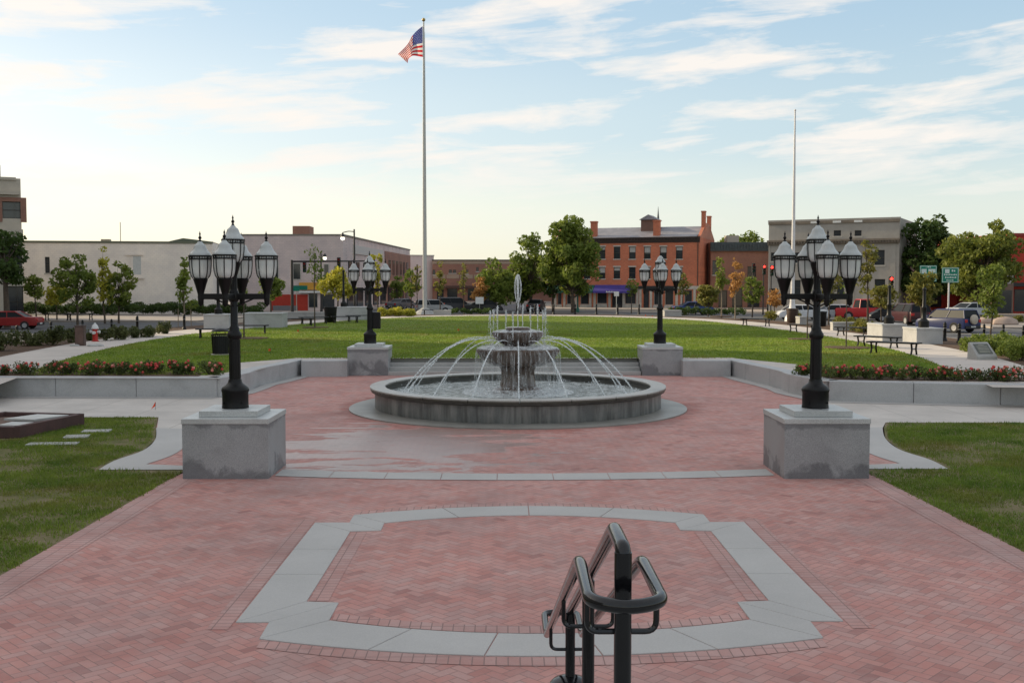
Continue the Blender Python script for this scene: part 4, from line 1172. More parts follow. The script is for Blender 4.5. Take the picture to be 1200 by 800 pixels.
def holed_wall(W, H, holes, th=.3, reveal=True):
    """wall in the local x-z plane facing -y; holes = (x0,x1,z0,z1)"""
    mb = MB()
    xs = sorted(set([0, W] + [h[0] for h in holes] + [h[1] for h in holes])); zs = sorted(set([0, H] + [h[2] for h in holes] + [h[3] for h in holes]))
    for a, b in zip(xs[:-1], xs[1:]):
        for c, d in zip(zs[:-1], zs[1:]):
            mx, mz = (a + b) / 2, (c + d) / 2
            if any(h[0] < mx < h[1] and h[2] < mz < h[3] for h in holes): continue
            mb.quad((a, 0, c), (b, 0, c), (b, 0, d), (a, 0, d))
    for (a, b, c, d) in holes:
        mb.quad((a, 0, c), (a, 0, d), (a, th, d), (a, th, c)); mb.quad((b, 0, d), (b, 0, c), (b, th, c), (b, th, d))
        mb.quad((a, 0, c), (a, th, c), (b, th, c), (b, 0, c)); mb.quad((a, th, d), (a, 0, d), (b, 0, d), (b, th, d))
    return mb
def window(parent, a, b, c, d, y=.14, frame=FRAMED, glass=GLASSD, name='window', bars='sash', blind=0.0):
    f = MB(); w = .055
    f.box(a, a + w, y - .04, y + .05, c, d); f.box(b - w, b, y - .04, y + .05, c, d)
    f.box(a + w, b - w, y - .04, y + .05, c, c + w); f.box(a + w, b - w, y - .04, y + .05, d - w, d)
    if bars == 'sash': f.box(a + w, b - w, y - .02, y + .045, (c + d) / 2 - .03, (c + d) / 2 + .03)
    if bars == 'shop':
        n = max(1, int((b - a) / 1.4))
        for i in range(1, n): x = a + (b - a) * i / n; f.box(x - .03, x + .03, y - .02, y + .045, c + w, d - w)
    o = f.build(name, frame, parent)
    g = MB()
    g.quad((a + w, y + .03, c + w), (b - w, y + .03, c + w), (b - w, y + .03, d - w), (a + w, y + .03, d - w))
    g.build('pane', glass, o)
    if blind:
        g = MB(); zt = d - w - .005; zb = d - (d - c) * blind
        g.quad((a + w, y + .025, zb), (b - w, y + .025, zb), (b - w, y + .025, zt), (a + w, y + .025, zt)); g.build('blind', simple('roller_blind', (.42, .42, .40), .8), o)
    return o
def sidewalls(t, W, D, H, mat, name='wall', top=True, z0=0.0, roofmat=None):
    mb = MB()
    mb.quad((W, 0, z0), (W, D, z0), (W, D, H), (W, 0, H)); mb.quad((0, D, z0), (0, 0, z0), (0, 0, H), (0, D, H)); mb.quad((W, D, z0), (0, D, z0), (0, D, H), (W, D, H))
    mb.build(name, mat, t)
    if top: MB().quad((0, 0, H - .25), (W, 0, H - .25), (W, D, H - .25), (0, D, H - .25)).build('roof', roofmat or simple('flat_roof', (.12, .12, .12), .9), t)
class Facade:
    """survey helper: turns photograph rows/columns into positions on a building front"""
    def __init__(s, x0, y0, rz): s.o = Vector((x0, y0)); s.u = Vector((math.cos(rz), math.sin(rz)))
    def at(s, px, py):
        d = ray(px, py); n = Vector((-s.u.y, s.u.x)); c = Vector((CAMX, 0)); dd = Vector((d.x, d.y))
        t = (s.o - c).dot(n) / dd.dot(n); p = c + dd * t
        return ((p - s.o).dot(s.u), CAMZ + d.z * t + .03)

# --- orange brick building
rz = R(-20)
L0 = 20.0
C0 = Vector((24.9, 138.0)); O0 = C0 - Vector((math.cos(rz), math.sin(rz))) * L0
bt = thing('brick_building', 'three-storey orange brick building with purple and green awnings and a shallow grey roof', 'building', (O0.x, O0.y, -.03), rz)
F = Facade(O0.x, O0.y, rz)
zE = F.at(760, 279)[1]
wins = []
wpx = [654, 671, 688, 705.6, 723, 741, 758.5, 777.3, 796]
for px in wpx:
    u, _ = F.at(px, 300)
    for (t_, b_) in ((289, 303.3), (313, 326.5)):
        z1, z0 = F.at(px, t_)[1], F.at(px, b_)[1]
        wins.append((u - .45, u + .45, z0, z1))
zs_top = F.at(760, 335)[1]
shops = []
def fu(px): return F.at(px, 350)[0]
for (a, b, c) in [(646, 650, .45), (653, 658, .45), (664, 671, .5), (680, 690, .5), (699.5, 711, .6), (717, 729.5, .05), (732, 745, .6), (754, 760.5, .05), (766, 772, .5), (779, 789, .5), (802, 811, .3)]:
    shops.append((fu(a), fu(b), c, 2.45))
holed_wall(L0, zE, wins + shops).build('wall', BRICKO, bt)
for i, (a, b, c, d) in enumerate(wins):
    window(bt, a, b, c, d, glass=GLASSD, blind=[.5, 0, .3, .45, 0, .55, .25][i % 7])
for (a, b, c, d) in shops:
    if c < .1:
        o = window(bt, a, b, c, d, y=.25, name='door', bars='none', frame=FRAMED)
    else: window(bt, a, b, c, d, y=.2, frame=FRAMEW, bars='shop', name='shop_window')
for (a, b, c, d) in wins:
    MB().box(a - .08, b + .08, -.06, .10, c - .12, c - .005).build('sill', FRAMEW, bt); MB().box(a - .08, b + .08, -.03, .05, d + .005, d + .16).build('lintel', FRAMEW, bt)
D0 = 12.0
zR = zE + 1.75
sd_ = MB()
sd_.quad((L0, 0, 0), (L0, D0, 0), (L0, D0, zE), (L0, 0, zE)); sd_.quad((0, D0, 0), (0, 0, 0), (0, 0, zE), (0, D0, zE)); sd_.quad((L0, D0, 0), (0, D0, 0), (0, D0, zE), (L0, D0, zE))
# raised gable ends
for x0, x1 in ((-.02, .38), (L0 - .38, L0 + .02)):
    pl = [(0.0, zE), (D0 / 2 - 1.2, zR + .35), (D0 / 2 + 1.2, zR + .35), (D0, zE)]
    vs = [(x0, y, z) for y, z in pl] + [(x1, y, z) for y, z in pl]
    sd_._add(vs, [(3, 2, 1, 0), (4, 5, 6, 7), (0, 1, 5, 4), (1, 2, 6, 5), (2, 3, 7, 6), (0, 4, 7, 3)])
sd_.build('side_wall', BRICKO, bt)
ROOFG = M('grey_slate_roof', (.24, .23, .25), .6, .3, .8, bmp=.2)
rf = MB()
rf._add([(.38, -.25, zE + .12), (L0 - .38, -.25, zE + .12), (L0 - .38, D0 / 2, zR), (.38, D0 / 2, zR), (.38, D0 + .2, zE + .12), (L0 - .38, D0 + .2, zE + .12)], [(0, 1, 2, 3), (3, 2, 5, 4)])
roof = rf.build('roof', ROOFG, bt)
cr = MB(); cr.box(-.05, L0 + .05, -.38, -.02, zE - .06, zE + .12); cr.box(-.02, L0 + .02, -.22, -.02, zE - .40, zE - .065); cr.box(0, L0, -.08, -.004, zE - .62, zE - .405)
for i in range(50): cr.box(.1 + i * .4, .22 + i * .4, -.34, -.225, zE - .24, zE - .065)
cr.build('cornice', simple('dark_cornice', (.05, .035, .03), .7), bt)
def chim(px, pyt, w, d, zb, mat=BRICKO, dep=.8):
    u, zt = F.at(px, pyt); zt *= 1.0
    m = MB(); m.box(u - w / 2, u + w / 2, dep - d / 2, dep + d / 2, zb, zt - .2); m.box(u - w / 2 - .06, u + w / 2 + .06, dep - d / 2 - .06, dep + d / 2 + .06, zt - .197, zt)
    return m.build('chimney', mat, bt)
chim(694.5, 259, .8, .8, zE - .3); chim(768.5, 257.5, .85, .8, zE - .3)
# chimneys of the right gable: on the side wall
def chim2(y, top):
    m = MB(); m.box(L0 - .42, L0 + .06, y - .45, y + .45, zR - .6, top); m.box(L0 - .47, L0 + .11, y - .5, y + .5, top + .002, top + .16); m.build('chimney', BRICKO, bt)
chim2(3.8, 12.75); chim2(8.3, 12.35)
cu = MB(); u0 = F.at(743.5, 262)[0]; u1 = F.at(763.5, 262)[0]
cu.box(u0 + .1, u1 - .1, 3.4, 6.4, zR - 1.0, zR + .85)
cu.build('dormer', simple('dormer_brown', (.17, .10, .075), .8), bt)
cu = MB(); um = (u0 + u1) / 2
for (ya, yb) in ((3.1, 6.6),):
    cu._add([(u0 - .1, ya, zR + .86), (u1 + .1, ya, zR + .86), (um, ya, zR + 1.55), (u0 - .1, yb, zR + .86), (u1 + .1, yb, zR + .86), (um, yb, zR + 1.55)], [(0, 1, 2), (5, 4, 3), (0, 2, 5, 3), (1, 4, 5, 2), (0, 3, 4, 1)])
cu.build('dormer_roof', ROOFG, bt)
# pilasters and shop front trim
pi = MB()
for px in (645.5, 651, 661.5, 675, 692, 697, 714.5, 731, 747, 750.5, 763, 775, 793, 799, 814):
    u = fu(px)
    if 0.2 < u < L0: pi.box(u - .16, u + .16, -.10, -.004, 0, 2.55)
for (a, b, c, d) in shops:
    if c > .1: pi.box(a - .05, b + .05, -.07, -.004, .05, c - .02); 
pi.box(fu(747), L0, -.12, -.004, 2.553, 3.0)
pi.build('shop_trim', M('cream_paint', (.46, .43, .38), .7, .2, 3), bt)
def awning(px0, px1, mat, label, zt=3.12, zb=2.05, out=1.2):
    a, b = fu(px0), fu(px1)
    t = MB()
    t._add([(a, 0, zt), (b, 0, zt), (b, -out, zb + .28), (a, -out, zb + .28), (b, -out, zb), (a, -out, zb), (a, 0, zb + .1), (b, 0, zb + .1)],
           [(3, 2, 1, 0), (5, 4, 2, 3), (0, 6, 5, 3), (1, 2, 4, 7), (6, 7, 4, 5)])
    o = t.build('awning', mat, bt); o['label'] = label; return o
PURP = M('purple_canvas', (.055, .040, .24), .8, .2, 2); GREENC = M('green_canvas', (.01, .085, .06), .8, .2, 2)
aw = awning(697.5, 745.5, PURP, 'purple canvas awning')
awning(664, 697, GREENC, 'dark green canvas awning'); awning(643, 662, GREENC, 'short green canvas awning')
wr = MB(); WHT = simple('white_paint', (.72, .72, .70), .6)
for i in range(9):
    u = fu(713) + i * .125; h = .20 if i in (0, 3, 6) else .14
    wr.box(u, u + .085, -1.212, -1.204, 2.12, 2.12 + h)
wr.build('awning_lettering', WHT, bt)
sg = MB(); sg.box(fu(748), fu(790), -.22, -.125, 2.6, 3.0); sg.build('sign_board', simple('black_sign_board', (.02, .02, .022), .5), bt)
MB().tube([(L0 - .25, -.06, 0), (L0 - .25, -.06, zE - .45)], .05, 8).build('downpipe', FRAMED, bt)

# --- low brick building to its right
def simple_building(name, label, x0, y0, x1, y1, top_px, depth, mat, wl, trim=None, trim_h=.5, frame=FRAMED, glass=GLASSD, th=.25, cap=True, name_trim='cornice', base=None):
    rz = math.atan2(y1 - y0, x1 - x0); Lw = math.hypot(x1 - x0, y1 - y0)
    t = thing(name, label, 'building', (x0, y0, -.03), rz)
    F = Facade(x0, y0, rz); H = F.at(top_px[0], top_px[1])[1]
    holes = []
    for (a, b, c, d) in wl:
        u0, z1 = F.at(a, c); u1, z0 = F.at(b, d); u0_, u1_ = max(.05, u0), min(Lw - .05, u1)
        if u1_ - u0_ > .1: holes.append((u0_, u1_, max(.03, z0), min(H - .05, z1)))
    holed_wall(Lw, H, holes, th).build('wall', mat, t)
    for i, h in enumerate(holes): window(t, *h, y=.12, frame=frame, glass=glass, bars='sash' if h[2] > 1 else 'shop', name='window')
    for h in holes:
        if h[2] > 1: MB().box(h[0] - .1, h[1] + .1, -.07, .08, h[2] - .14, h[2] - .004).build('sill', FRAMEW, t)
    sidewalls(t, Lw, depth, H, mat, 'side_wall')
    if cap:
        m = MB(); m.box(-.08, Lw + .08, -.10, -.004, H - .15, H + .06); m.box(-.08, Lw + .08, -.004, .25, H + .003, H + .06); m.build('coping', trim or FRAMEW, t)
    return t, F, Lw, H
t, F, Lw, H = simple_building('brick_building', 'low brown brick building with dark metal cornice between two larger buildings', 26.9, 141, 35.5, 141, (860, 284), 14, BRICKB,
    [(835, 842, 305, 322), (876, 886, 312, 326), (842, 852, 340, 360), (858, 870, 338, 360), (876, 890, 338, 360)], cap=False)
m = MB(); m.box(-.1, Lw, -.35, -.01, H - 1.15, H + .02)
for i in range(22): m.box(.1 + i * .38, .22 + i * .38, -.45, -.352, H - .95, H - .2)
m.build('cornice', M('verdigris_cornice', (.055, .075, .085), .6, .4, 2), t)
MB().box(3.0, 4.6, 4, 6, H, H + 1.1).build('roof_box', simple('beige_panel', (.42, .38, .32), .7), t)
# --- grey stone building
STONE = concrete('grey_limestone', (.38, .35, .31), 0, .85, .15)
wl = [(977, 985.5, 270, 276.5), (1001.5, 1009.5, 270, 276.5), (903.5, 909.5, 296, 306), (930, 937, 296, 308), (955, 962, 296, 309), (980, 988, 295, 310), (1025, 1036.5, 293, 310.5),
      (901, 911, 338, 364), (931, 938, 328, 346), (955, 962, 328, 346), (981, 989, 328, 346), (1025, 1037, 327, 346)]
t, F, Lw, H = simple_building('stone_building', 'grey limestone bank-like building with wide cornice', 30.6, 125, 43.4, 118, (975, 257), 14, STONE, wl, trim=STONE)
z1 = F.at(975, 280.5)[1]; z0 = F.at(975, 285)[1]
m = MB(); m.box(-.1, Lw + .1, -.45, -.004, (z0 + z1) / 2, z1); m.box(-.05, Lw + .05, -.25, -.005, z0 - .1, (z0 + z1) / 2 - .003); m.box(-.04, Lw + .04, -.14, -.006, H - .45, H - .16)
for i in range(46): m.box(i * .32, i * .32 + .16, -.4, -.255, z0, (z0 + z1) / 2 - .004)
m.build('cornice', M('brown_stone_band', (.22, .18, .14), .85, .3, 2), t)
for px in (955, 981, 1006):
    u = F.at(px, 262)[0]; MB().box(u - .45, u + .45, -.16, -.145, H - .42, H - .18).build('light_panel', WHT, t)
m = MB()
for px in (899, 918, 945, 971, 998, 1015, 1046):
    u = F.at(px, 320)[0]; m.box(max(.02, u - .3), u + .3, -.06, -.004, .2, z0 - .11)
m.box(-.03, Lw + .03, -.09, -.004, 0, .7)
m.build('pilasters', STONE, t)
# --- red building on the right
rb = thing('red_building', 'bright red brick building at the right edge lit by the low sun', 'building', (53.8, 114, -.03), 0)
H = 8.4
MB().box(0, 22, 0, 22, 0, H).build('wall', BRICKR, rb)
MB().box(-.08, 22.1, -.08, 22.1, H + .003, H + .3).build('coping', simple('red_coping', (.30, .04, .03), .7), rb)
m = MB(); m.box(-.3, 12, -.8, -.01, 3.0, 3.4); m.build('canopy', simple('dark_canopy', (.03, .03, .03), .6), rb)
for x in (.6, 4.5): 
    f = MB().box(x, x + 2.6, -.05, -.004, .3, 2.7).build('shop_window', FRAMED, rb)
    MB().quad((x + .1, -.055, .4), (x + 2.5, -.055, .4), (x + 2.5, -.055, 2.6), (x + .1, -.055, 2.6)).build('pane', GLASSD, f)
wb = thing('shop_building', 'small brown shop with a pale sign board left of the red building', 'building', (51.5, 112.5, -.03), 0)
MB().box(0, 2.1, 0, 6, 0, 4.6).build('wall', M('brown_render', (.20, .13, .10), .8, .2, 1), wb)
MB().box(.1, 2.0, -.08, -.004, 3.3, 4.4).build('sign_board', simple('pale_sign', (.55, .53, .52), .6), wb)
m = MB()
for i in range(7): m.box(.28 + i * .22, .42 + i * .22, -.092, -.082, 3.7, 3.7 + (.34 if i % 3 else .42))
m.build('sign_lettering', simple('faded_lettering', (.34, .16, .14), .7), wb)
MB().box(.2, 1.9, -.06, -.004, .2, 2.6).build('shop_window', GLASSD, wb)
lr = thing('red_building', 'low dark red shop beneath the huge dark tree', 'building', (41.5, 127, -.03), 0)
MB().box(0, 12.5, 0, 8, 0, 3.6).build('wall', BRICKR, lr)
MB().box(-.1, 12.6, -.5, -.01, 3.0, 3.3).build('fascia', simple('grey_fascia', (.3, .3, .3), .6), lr)
for x in (1, 4.2, 8.2): MB().box(x, x + 2.2, -.05, -.004, .5, 2.4).build('shop_window', GLASSD, lr)

# --- long white building on the left
STUC = stackbrick('cream_painted_block', rot=(R(90), 0, 0), bw=.40, bh=.20, cols=((.92, .84, .76), (.88, .80, .72)), mort=(.78, .70, .62), pave=False, off=.5, local=True, jw=.012)
t, F, Lw, H = simple_building('white_building', 'long low cream-white building with one dark and one blocked window', -50.5, 111, -31.6, 114, (100, 283), 16, STUC,
    [(52.5, 58.5, 301, 320)], trim=simple('dark_coping', (.16, .17, .12), .7))
a, z1 = F.at(153, 299); b, z0 = F.at(168, 325)
f = MB(); f.box(a, b, -.06, -.004, z0, z1); f.box(a - .35, b + .1, -.22, -.065, z0 - .14, z0 - .02); f.box(a - .5, b + .05, -.2, -.065, z1 + .0, z1 + .08)
f = f.build('blocked_window', STUC, t); MB().quad((a + .25, -.066, z0 + .3), (b - .2, -.066, z0 + .3), (b - .2, -.066, z1 - .1), (a + .25, -.066, z1 - .1)).build('panel', simple('pale_panel', (.55, .56, .54), .7), f)
MB()._add([(Lw - 4.5, -.02, H + .06), (Lw, -.02, H + .06), (Lw - 3, -.02, H + .42), (Lw - 4.5, 8, H + .06), (Lw, 8, H + .06), (Lw - 3, 8, H + .42)], [(0, 1, 2), (5, 4, 3), (0, 2, 5, 3), (2, 1, 4, 5)]).build('gable_roof', simple('green_grey_roof', (.13, .15, .11), .8), t)
MB().box(7.6, 8.5, 1, 1.8, H - .2, H + .3).tube([(9.6, 1, H), (9.6, 1, H + 2.1)], .04, 6).build('vent', simple('vent_beige', (.45, .40, .30), .8), t)
# --- mauve building
MAUVE = stackbrick('mauve_painted_block', rot=(R(90), 0, 0), bw=.40, bh=.20, cols=((.68, .57, .55), (.63, .53, .51)), mort=(.52, .43, .42), pave=False, off=.5, local=True, jw=.012)
mt_ = thing('mauve_building', 'long pale mauve building with rooftop brick box and red shopfront', 'building', (-46, 126, -.03), 0)
def prismxy(poly, z0, z1): return MB().prism(poly, z0, z1)
fp = [(13.2, 0), (26.5, 0), (27.8, 26), (29.4, 56), (13.2, 56)]
H = 8.95
prismxy(fp, 0, H).build('wall', MAUVE, mt_)
prismxy([(13.15, -.06), (26.6, -.06), (29.5, 56.1), (13.15, 56.1)], H + .003, H + .18).build('coping', simple('grey_brown_coping', (.22, .20, .17), .8), mt_)
F = Facade(-46, 126, 0)
def bx(px0, px1, py0, py1, o0=-.06, o1=-.004, mat=None, name='panel', parent=None):
    a, z1 = F.at(px0, py0); b, z0 = F.at(px1, py1)
    return MB().box(a, b, o0, o1, max(0, z0), z1).build(name, mat, parent if parent is not None else mt_)
o = bx(318, 361, 345, 368, -.09, -.004, BRICKR, 'red_shopfront')
bx(320, 349, 358, 369, -.14, -.092, simple('grey_hoarding', (.16, .16, .17), .7), 'hoarding')
bx(351, 374, 331, 339.5, -.3, -.02, simple('amber_sign', (.60, .30, .04), .6), 'sign_board')
bx(351, 392, 341, 343, -.5, -.02, WHT, 'awning')
for (a, b, c, d) in [(319, 326, 308, 326), (344, 352, 309, 327), (380, 385, 310, 324), (392, 397, 312, 324)]:
    f = bx(a - .8, b + .8, c - 1.2, d + 1.2, -.05, -.004, FRAMEW, 'window'); 
    bx(a, b, c, d, -.058, -.051, GLASSD, 'pane', f)
for (a, b, c, d) in [(362, 372, 344, 360), (376, 392, 345, 362)]: bx(a, b, c, d, -.05, -.004, GLASSD, 'shop_window')
a, zz = F.at(327, 267); b, _ = F.at(348, 267)
MB().box(a, b, 8, 11, H, zz + .65).build('penthouse', BRICKB, mt_)
MB().box(a - 3.2, a - 2.2, 9, 11, H, H + .6).build('roof_vent', simple('vent_grey', (.25, .25, .25), .7), mt_)
# receding street front: brick bay with windows
sv = MB(); 
def onside(s, out=.06):   # s = 0..56 along the receding wall
    if s < 26: x = 26.5 + 1.3 * s / 26
    else: x = 27.8 + 1.6 * (s - 26) / 30
    return x + out
def sidepanel(s0, s1, z0, z1, out, mat, name, parent=None):
    m = MB(); m._add([(onside(s0, -.05), s0, z0), (onside(s0, out), s0, z0), (onside(s1, out), s1, z0), (onside(s1, -.05), s1, z0), (onside(s0, -.05), s0, z1), (onside(s0, out), s0, z1), (onside(s1, out), s1, z1), (onside(s1, -.05), s1, z1)],
                      [(0, 3, 2, 1), (4, 5, 6, 7), (0, 1, 5, 4), (1, 2, 6, 5), (2, 3, 7, 6), (3, 0, 4, 7)])
    return m.build(name, mat, parent if parent is not None else mt_)
sidepanel(30, 55.9, 0, H - .9, .10, BRICKB, 'brick_bay')
sidepanel(6, 28, 7.0, 8.1, .14, simple('pale_signboard', (.52, .50, .48), .7), 'sign_board')
for k in range(6): sidepanel(33 + k * 3.6, 35 + k * 3.6, 4.6, 6.8, .16, GLASSD, 'window')
for k in range(5): sidepanel(3 + k * 5, 5 + k * 5, 4.2, 6.0, .10, GLASSD, 'window')
for k in range(9): sidepanel(2 + k * 6, 6 + k * 6, .4, 2.8, .18, GLASSD, 'shop_window')
sidepanel(28.5, 55.8, 3.1, 3.7, .5, simple('tan_awning', (.42, .28, .13), .7), 'awning')
# --- lavender wall and long low building in the middle distance
LAV = M('lavender_render', (.60, .50, .485), .9, .1, .3)
t, F, Lw, H = simple_building('lavender_building', 'pale lavender building just right of the mauve one', -17.5, 190, -13.2, 192, (490, 299), 10, LAV, [(488, 490, 310, 322)], trim=FRAMEW)
t, F, Lw, H = simple_building('brick_building', 'long low brick and tan shop building in the far middle distance', -13.4, 191, 16.0, 191, (540, 304.5), 14, BRICKB,
    [(526, 529.5, 316, 320), (531, 534.5, 316, 320), (558, 561, 313, 318), (505, 510, 316, 322), (546, 549, 316, 321), (512, 520, 338, 352), (524, 536, 338, 352), (548, 558, 338, 352), (566, 580, 338, 352)], trim=FRAMED)
a, z1 = F.at(502, 307); b, z0 = F.at(598, 325)
m = MB(); m.box(0, Lw, -.06, -.004, z1 - .35, z1 + .2)
TAN = M('tan_panel', (.36, .27, .20), .9, .15, .4)
for i in range(12): m.box(i * Lw / 12 + .1, (i + 1) * Lw / 12 - .1, -.05, -.005, z0 - .2, z0 + .5)
m.build('panel_band', TAN, t)
MB().box(.1, Lw - .1, -1.3, -.01, 2.5, 2.9).build('canopy', simple('dark_brown_canopy', (.09, .05, .04), .8), t)
# --- cream building, left edge
CREAM = M('cream_stone', (.52, .46, .38), .9, .12, .5)
W0 = 13.6; H = 12.0; rzc = R(26)
cbx, cby = -40.6 - W0 * math.cos(rzc), 88 - W0 * math.sin(rzc)
cbd = thing('cream_building', 'tall cream stone building with brick window bays at the left edge', 'building', (cbx, cby, -.03), rzc)
F = Facade(cbx, cby, rzc)
hl = [];
a, z1 = F.at(2.5, 236); b, z0 = F.at(13, 256)
for k in range(4): hl.append((a - 3.4 * k, a - 3.4 * k + 1.35, z0, z1))
for k in range(4): hl.append((a - 3.4 * k - .1, a - 3.4 * k + 1.4, .6, 3.1)); hl.append((a - 3.4 * k, a - 3.4 * k + 1.35, 4.4, 6.4))
holed_wall(W0, z1 + 1.9, hl).build('wall', CREAM, cbd)
for i, h in enumerate(hl): window(cbd, *h, y=.18, frame=FRAMED, glass=GLASSD)
sidewalls(cbd, W0, 14, z1 + 1.9, CREAM, 'side_wall')
m = MB(); m.box(-.1, W0 + .35, -.35, -.004, z1 + .55, z1 + .85); m.box(-.1, W0 + .55, -.5, -.004, z0 - 1.25, z0 - .9); m.box(-.1, W0 + .25, -.25, -.005, z0 - 1.6, z0 - 1.255); m.box(W0 + .004, W0 + .35, -.004, 14, z1 + .55, z1 + .85); m.box(W0 + .004, W0 + .55, -.004, 14, z0 - 1.25, z0 - .9)
m.box(-.1, W0 + .12, -.12, -.004, z1 + 1.75, z1 + 1.98)
m.build('cornice', CREAM, cbd)
for h in hl[:4]:
    m = MB(); m.box(h[0] - .55, h[0] - .01, -.05, -.006, h[2] - .3, h[3] + .35); m.box(h[1] + .01, h[1] + .45, -.05, -.006, h[2] - .3, h[3] + .35); m.box(h[0] - .01, h[1] + .01, -.05, -.006, h[3] + .01, h[3] + .35)
    m.build('brick_surround', BRICKB, cbd)
MB().box(-.0, W0 - 1.0, .6, 13, z1 + 1.66, z1 + 3.0).build('penthouse', M('grey_cladding', (.36, .35, .36), .8, .15, 1), cbd)
# off to the left: unseen blocks added to throw shade over the square and lawn
for (x, y, w, d, h, lab) in [(-92, -30, 34, 105, 31, 'long cream block added out of view on the left to shade the square'), (-70, 89, 12, 16, 30, 'tall cream block added out of view on the left to shade the oval lawn')]:
    b_ = thing('shade_block', lab, 'building', (x, y, -.03))
    MB().box(0, w, 0, d, 0, h).build('wall', CREAM, b_)
    m = MB(); m.box(-.2, w + .3, -.3, d + .3, h + .003, h + .5); m.build('coping', FRAMEW, b_)
    for k in range(24 if d > 50 else 4):
        for j in range(4):
            f = MB().box(w + .004, w + .06, 3 + k * 4, 4.6 + k * 4, 1.4 + j * 3.8, 3.6 + j * 3.8).build('window', FRAMEW, b_)
            MB().box(w + .061, w + .068, 3.1 + k * 4, 4.5 + k * 4, 1.5 + j * 3.8, 3.5 + j * 3.8).build('pane', GLASSD, f)
# distant spire
t = thing('church_spire', 'thin dark church spire behind the brick building', 'spire', (hx(770.6, 250), 250, 0))
MB().box(-1.1, 1.1, -1.1, 1.1, 0, 13.6).build('tower', BRICKB, t)
MB().lathe([(1.15, 13.6), (.55, 16.0), (.16, 19.5), (.02, 21.3)], 8).build('spire', simple('spire_slate', (.10, .11, .11), .7), t)
# backdrop wooded rise that closes the view between buildings
for i, (x0, x1, Y, h) in enumerate([(-300, -60, 260, 5), (10, 60, 240, 7), (40, 220, 200, 6.5)]):
    rr = random.Random(70 + i); cs = []; rd = []
    n = int((x1 - x0) / 3.2)
    for k in range(n):
        for _ in range(2): cs.append((x0 + (x1 - x0) * (k + rr.random()) / n, Y + rr.uniform(-5, 5), h * rr.uniform(.3, .8))); rd.append(h * rr.uniform(.35, .5))
    tag(leafcloud('woodland', cs, rd, 12, .7, LEAF['dark'], None, 70 + i), ['distant dark treeline at the far left', 'distant treeline behind the brick building', 'distant treeline beyond the right street'][i], 'woodland', kind='stuff')
# pavements in front of the buildings
pv = MB()
pv.prism([(-90, 92), (-27, 92), (-24, 112), (-90, 112)], -.1, .10)
pv.prism([(-48, 121), (-18, 121), (-14, 186), (-48, 186)], -.1, .09)
pv.prism([(-13, 184), (18, 184), (18, 195), (-13, 195)], -.1, .09)
pv.prism([(3, 136), (22, 131), (38, 133), (38, 150), (3, 150)], -.1, .09)
pv.prism([(27, 121), (44, 111), (60, 108), (90, 108), (90, 135), (30, 135)], -.1, .09)
struct(pv.build('pavement', PAVE, bevel=.02))
# ---------------------------------------------------------------- street furniture
def bollard():
    t = thing('bollard', '', 'bollard', group='black iron bollards round the park')
    MB().lathe([(.13, 0), (.13, .05), (.10, .09), (.085, .14), (.075, .20), (.070, .66), (.085, .68), (.088, .71), (.072, .74), (.078, .80), (.070, .86), (.04, .90), (.02, .92), (.001, .93)], 16).build('post', BLACK, t, smooth=True)
    MB().lathe([(.0735, .60), (.078, .605), (.078, .635), (.0735, .64)], 16, closed=True).build('band', M('worn_grey_band', (.20, .20, .20), .5, .2, 5), t, smooth=True)
    return t
bl0 = None
def place_b(px, py, label):
    global bl0
    x, y, z = GT(px, py)
    if bl0 is None: bl0 = bollard(); bl0.location = (x, y, z); bl0['label'] = label
    else: dup(bl0, (x, y, z), 0, label)
for i, (px, py) in enumerate([(20.5, 399.5), (60, 393), (97, 391), (131, 389.5), (161, 388.5), (216, 386)]):
    place_b(px, py, 'black iron bollard at the left road edge, %s from the left' % ordn(i))
for i, (px, py) in enumerate([(1107, 399.5), (1124, 401.5), (1153, 397.5), (1175.5, 398), (1199, 400)]):
    place_b(px, py, 'black iron bollard at the right road edge, %s from the left' % ordn(i))
for i, px in enumerate([627, 649, 674, 699, 724, 749, 815, 900]):
    x = hx(px, 94.5); 
    dup(bl0, (x, 94.5, PARK_Z), 0, 'black bollard beyond the oval lawn, %s from the left along the far edge' % ordn(i))
for i, px in enumerate([449, 458, 476]):
    dup(bl0, (hx(px, 98), 98, .3), 0, 'black bollard near the golden shrubs, %s of three' % ordn(i))

def bench():
    t = thing('bench', '', 'bench', group='black backless benches along the park path')
    s = MB()
    for i in range(7): s.box(-.92, .92, -.24 + i * .07, -.185 + i * .07, .40, .45)
    s.build('seat', BLACK, t, bevel=.004, seg=1)
    for sx in (-.72, .72):
        l = MB()
        l.tube(fillet([(sx, -.24, .40), (sx, -.18, .22), (sx, -.26, .0)], .06), .036, 6)
        l.tube(fillet([(sx, .24, .40), (sx, .18, .22), (sx, .26, .0)], .06), .036, 6)
        l.box(sx - .025, sx + .025, -.25, .25, .385, .418); l.tube([(sx, -.19, .21), (sx, .19, .21)], .016, 6)
        l.build('leg_frame', BLACK, t)
    return t
bn0 = bench(); bn0.scale = (1.1, 1.1, 1.08); used = [False]
def place_bench(px, py, rz, label, sc=1.0):
    x, y, z = GT(px, py)
    if not used[0]: bn0.location = (x, y, z); bn0.rotation_euler = (0, 0, rz); bn0['label'] = label; used[0] = True
    else: dup(bn0, (x, y, z), rz, label, scale=(1.1, 1.1, 1.08))
place_bench(1028, 407, R(-52), 'black backless bench nearest the stone blocks on the right path, the farther of the pair')
place_bench(1047, 415, R(-42), 'black backless bench nearest the camera on the right path')
place_bench(942, 390, R(-60), 'black bench beside the bin behind the near right lamp')
place_bench(1000, 394, R(-55), 'black bench before the pale stone wall behind the near right lamp')
place_bench(886, 382, R(-40), 'small far black bench at the right end of the dark hedge')
